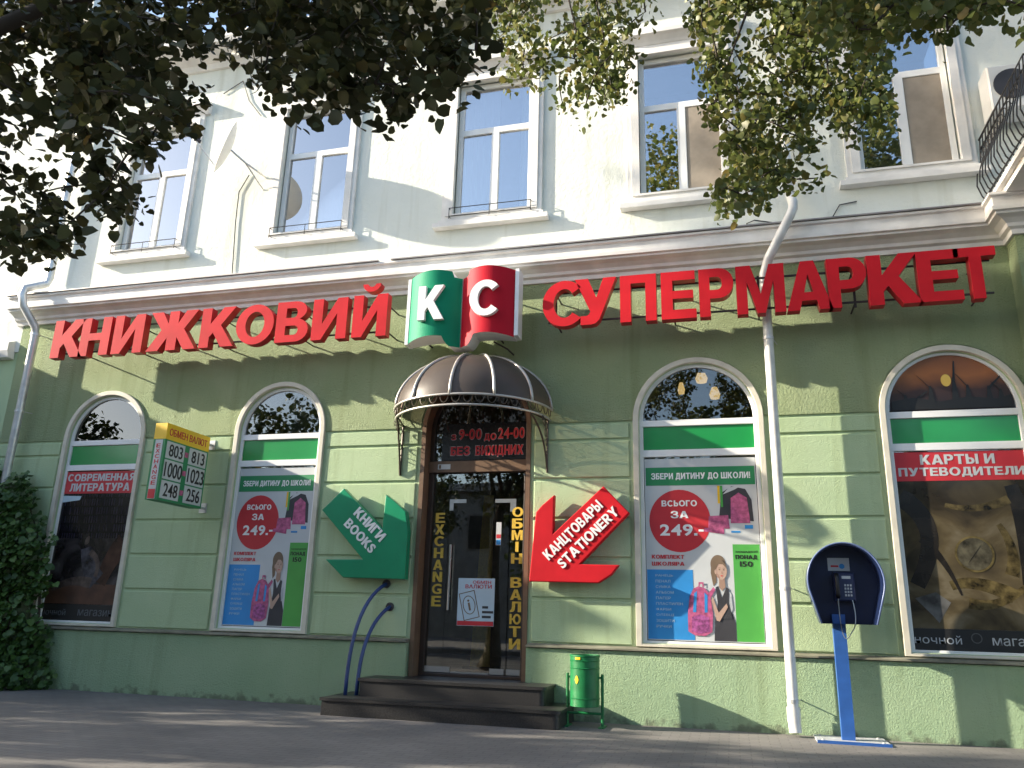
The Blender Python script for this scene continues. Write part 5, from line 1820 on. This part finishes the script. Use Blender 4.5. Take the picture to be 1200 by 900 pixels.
tree('linden_tree', (3.9, -6.4, 0), 'linden with small sunlit yellowish leaves drooping across the top right of the picture', 'lindens along the pavement', 0.18, (3.7, -6.3, 4.2),
     [[(2.4, -5.6, 5.9), (1.1, -5.0, 6.3), (0.35, -4.8, 5.6), (0.05, -4.7, 4.9)], [(2.2, -5.8, 6.3), (0.2, -5.2, 6.6), (-1.1, -4.9, 6.0), (-1.0, -4.8, 5.4)],
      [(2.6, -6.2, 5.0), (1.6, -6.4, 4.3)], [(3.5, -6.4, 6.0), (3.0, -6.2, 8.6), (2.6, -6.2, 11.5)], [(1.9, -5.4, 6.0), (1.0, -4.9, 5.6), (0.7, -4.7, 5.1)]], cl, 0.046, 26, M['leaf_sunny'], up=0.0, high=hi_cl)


def crown(cx, cy, cz, rx, ry, rz, n, rr, k):
    out = []
    for _ in range(n):
        u = rng.normal(size=3)
        u /= np.linalg.norm(u)
        q = rng.uniform(0.25, 1.0) ** 0.5
        out.append(((cx + u[0] * rx * q, cy + u[1] * ry * q, cz + u[2] * rz * q), rr, k))
    return out


# street trees beyond the left edge: they shade the pavement
tree('street_tree', (-17.2, -5.6, 0), 'bushy street tree beyond the left edge shading the pavement', 'street trees', 0.17, (-17.2, -5.6, 2.4),
     [[(-17.8, -5.9, 4.2)], [(-16.4, -5.2, 4.2)], [(-17.2, -6.3, 5)]], crown(-17.2, -5.5, 4.2, 2.8, 1.8, 2.2, 190, 0.42, 40), 0.13, 40, M['leaf'])
tree('street_tree', (-20.5, -7.2, 0), 'tall street tree far beyond the left edge', 'street trees', 0.25, (-20.5, -7.2, 6),
     [[(-20.8, -7.5, 14)], [(-19.8, -7.0, 16)], [(-20.5, -7.0, 20)]],
     crown(-20.0, -7.9, 8.0, 2.2, 1.9, 4.6, 170, 0.5, 36) + crown(-25.2, -7.6, 17.5, 1.5, 1.35, 5.0, 210, 0.42, 34), 0.16, 40, M['leaf'])
tree('street_tree', (-11.5, -9.6, 0), 'street tree at the kerb left of the camera', 'street trees', 0.18, (-11.5, -9.0, 2.6),
     [[(-12.2, -8.9, 4.6)], [(-10.8, -8.7, 4.8)]], crown(-11.5, -9.0, 4.8, 2.4, 1.9, 2.2, 120, 0.42, 36), 0.13, 40, M['leaf'])
# opposite side of the street, seen only as reflections
for k, (x, y, h) in enumerate(((-27, -20, 9.0), (-20, -19, 8.8), (-13, -19, 9.5), (-6.5, -20, 8.5), (-0.5, -18.5, 9.0), (4.5, -20, 8.0), (11, -19, 9.5))):
    lab = ['first', 'second', 'third', 'fourth', 'fifth', 'sixth', 'seventh'][k]
    tree('street_tree', (x, y, 0), lab + ' tree from the left across the street, seen only in reflections', 'street trees', 0.2, (x, y, 2.8),
         [[(x - 0.8, y, h * 0.6)], [(x + 0.9, y + 0.4, h * 0.62)]], crown(x, y, h * 0.62, 2.6, 2.2, h * 0.36, 120, 0.5, 34), 0.17, 40, M['leaf'])
ob = thing('opposite_building', (-2, -30, 0), 'plain pale building across the street, seen only in reflections', 'building')
MB().box(-90, 30, -36, -30, 0, 7.5).build('wall', mat('dull grey render', (0.20, 0.19, 0.175), 0.9, var=0.1), ob)
MB().box(-90.4, 30.4, -36.4, -29.6, 7.501, 7.9).build('roof', M['flash'], ob)
for k in range(-8, 14):
    for z in (1.0, 4.4):
        f = MB().box(-31 + k * 4.4, -29.7 + k * 4.4, -29.999, -29.96, z, z + 1.9).build('window', M['room'], ob)
        MB().box(-30.9 + k * 4.4, -29.8 + k * 4.4, -29.959, -29.95, z + 0.1, z + 1.8).build('pane', M['black_gloss'], f)

# ------------------------------------------------------------------ ivy at the left foot of the wall
iv = thing('ivy', (-10.6, -0.4, 0), 'dark green ivy mound covering the left end of the green wall', 'ivy')
P = []


def ivy_surf(x, u):
    """height limit and depth of the mound at x"""
    return 0


N = 15000
while len(P) < N:
    x = rng.uniform(-14.0, -9.1)
    z = rng.uniform(0.0, 3.3)
    right = -9.40 - 0.22 * z + max(0, z - 2.2) * -0.35 + 0.10 * math.sin(z * 4.1) + 0.06 * math.sin(z * 9.7)
    top = 3.2 + 0.12 * math.sin(x * 3.1) + 0.08 * math.sin(x * 7.7) - max(0, (x + 10.6)) * 0.5
    if x > right or z > top:
        continue
    edge = min(right - x, (top - z), 0.5) / 0.5
    dep = 0.10 + (0.55 + 0.10 * math.sin(x * 5 + z * 3) + 0.08 * math.sin(z * 7 - x * 2)) * math.sqrt(max(edge, 0.02))
    y = -dep * (1 - 0.45 * rng.random() ** 1.5)
    if rng.random() < 0.12:
        y -= rng.uniform(0, 0.12)
    P.append((x + rng.normal() * 0.03, y, z + rng.normal() * 0.03))
P = np.array(P)
V, F, ti = leaves(P, 0.085, up=0.25, droop=1.2, flat=(0.1, -1.0, 0.35))
leaf_obj('foliage', V, F, ti, M['ivy'], iv)
ib = MB()
for q in range(14):
    x = rng.uniform(-13.2, -9.9)
    ib.tube([(x, -0.08, 0), (x + rng.uniform(-.2, .2), -0.12, 0.9), (x + rng.uniform(-.4, .2), -0.10, 1.9), (x + rng.uniform(-.6, .1), -0.06, 2.7)], [0.03, 0.022, 0.015, 0.006], 6)
ib.build('stems', M['twig'], iv)
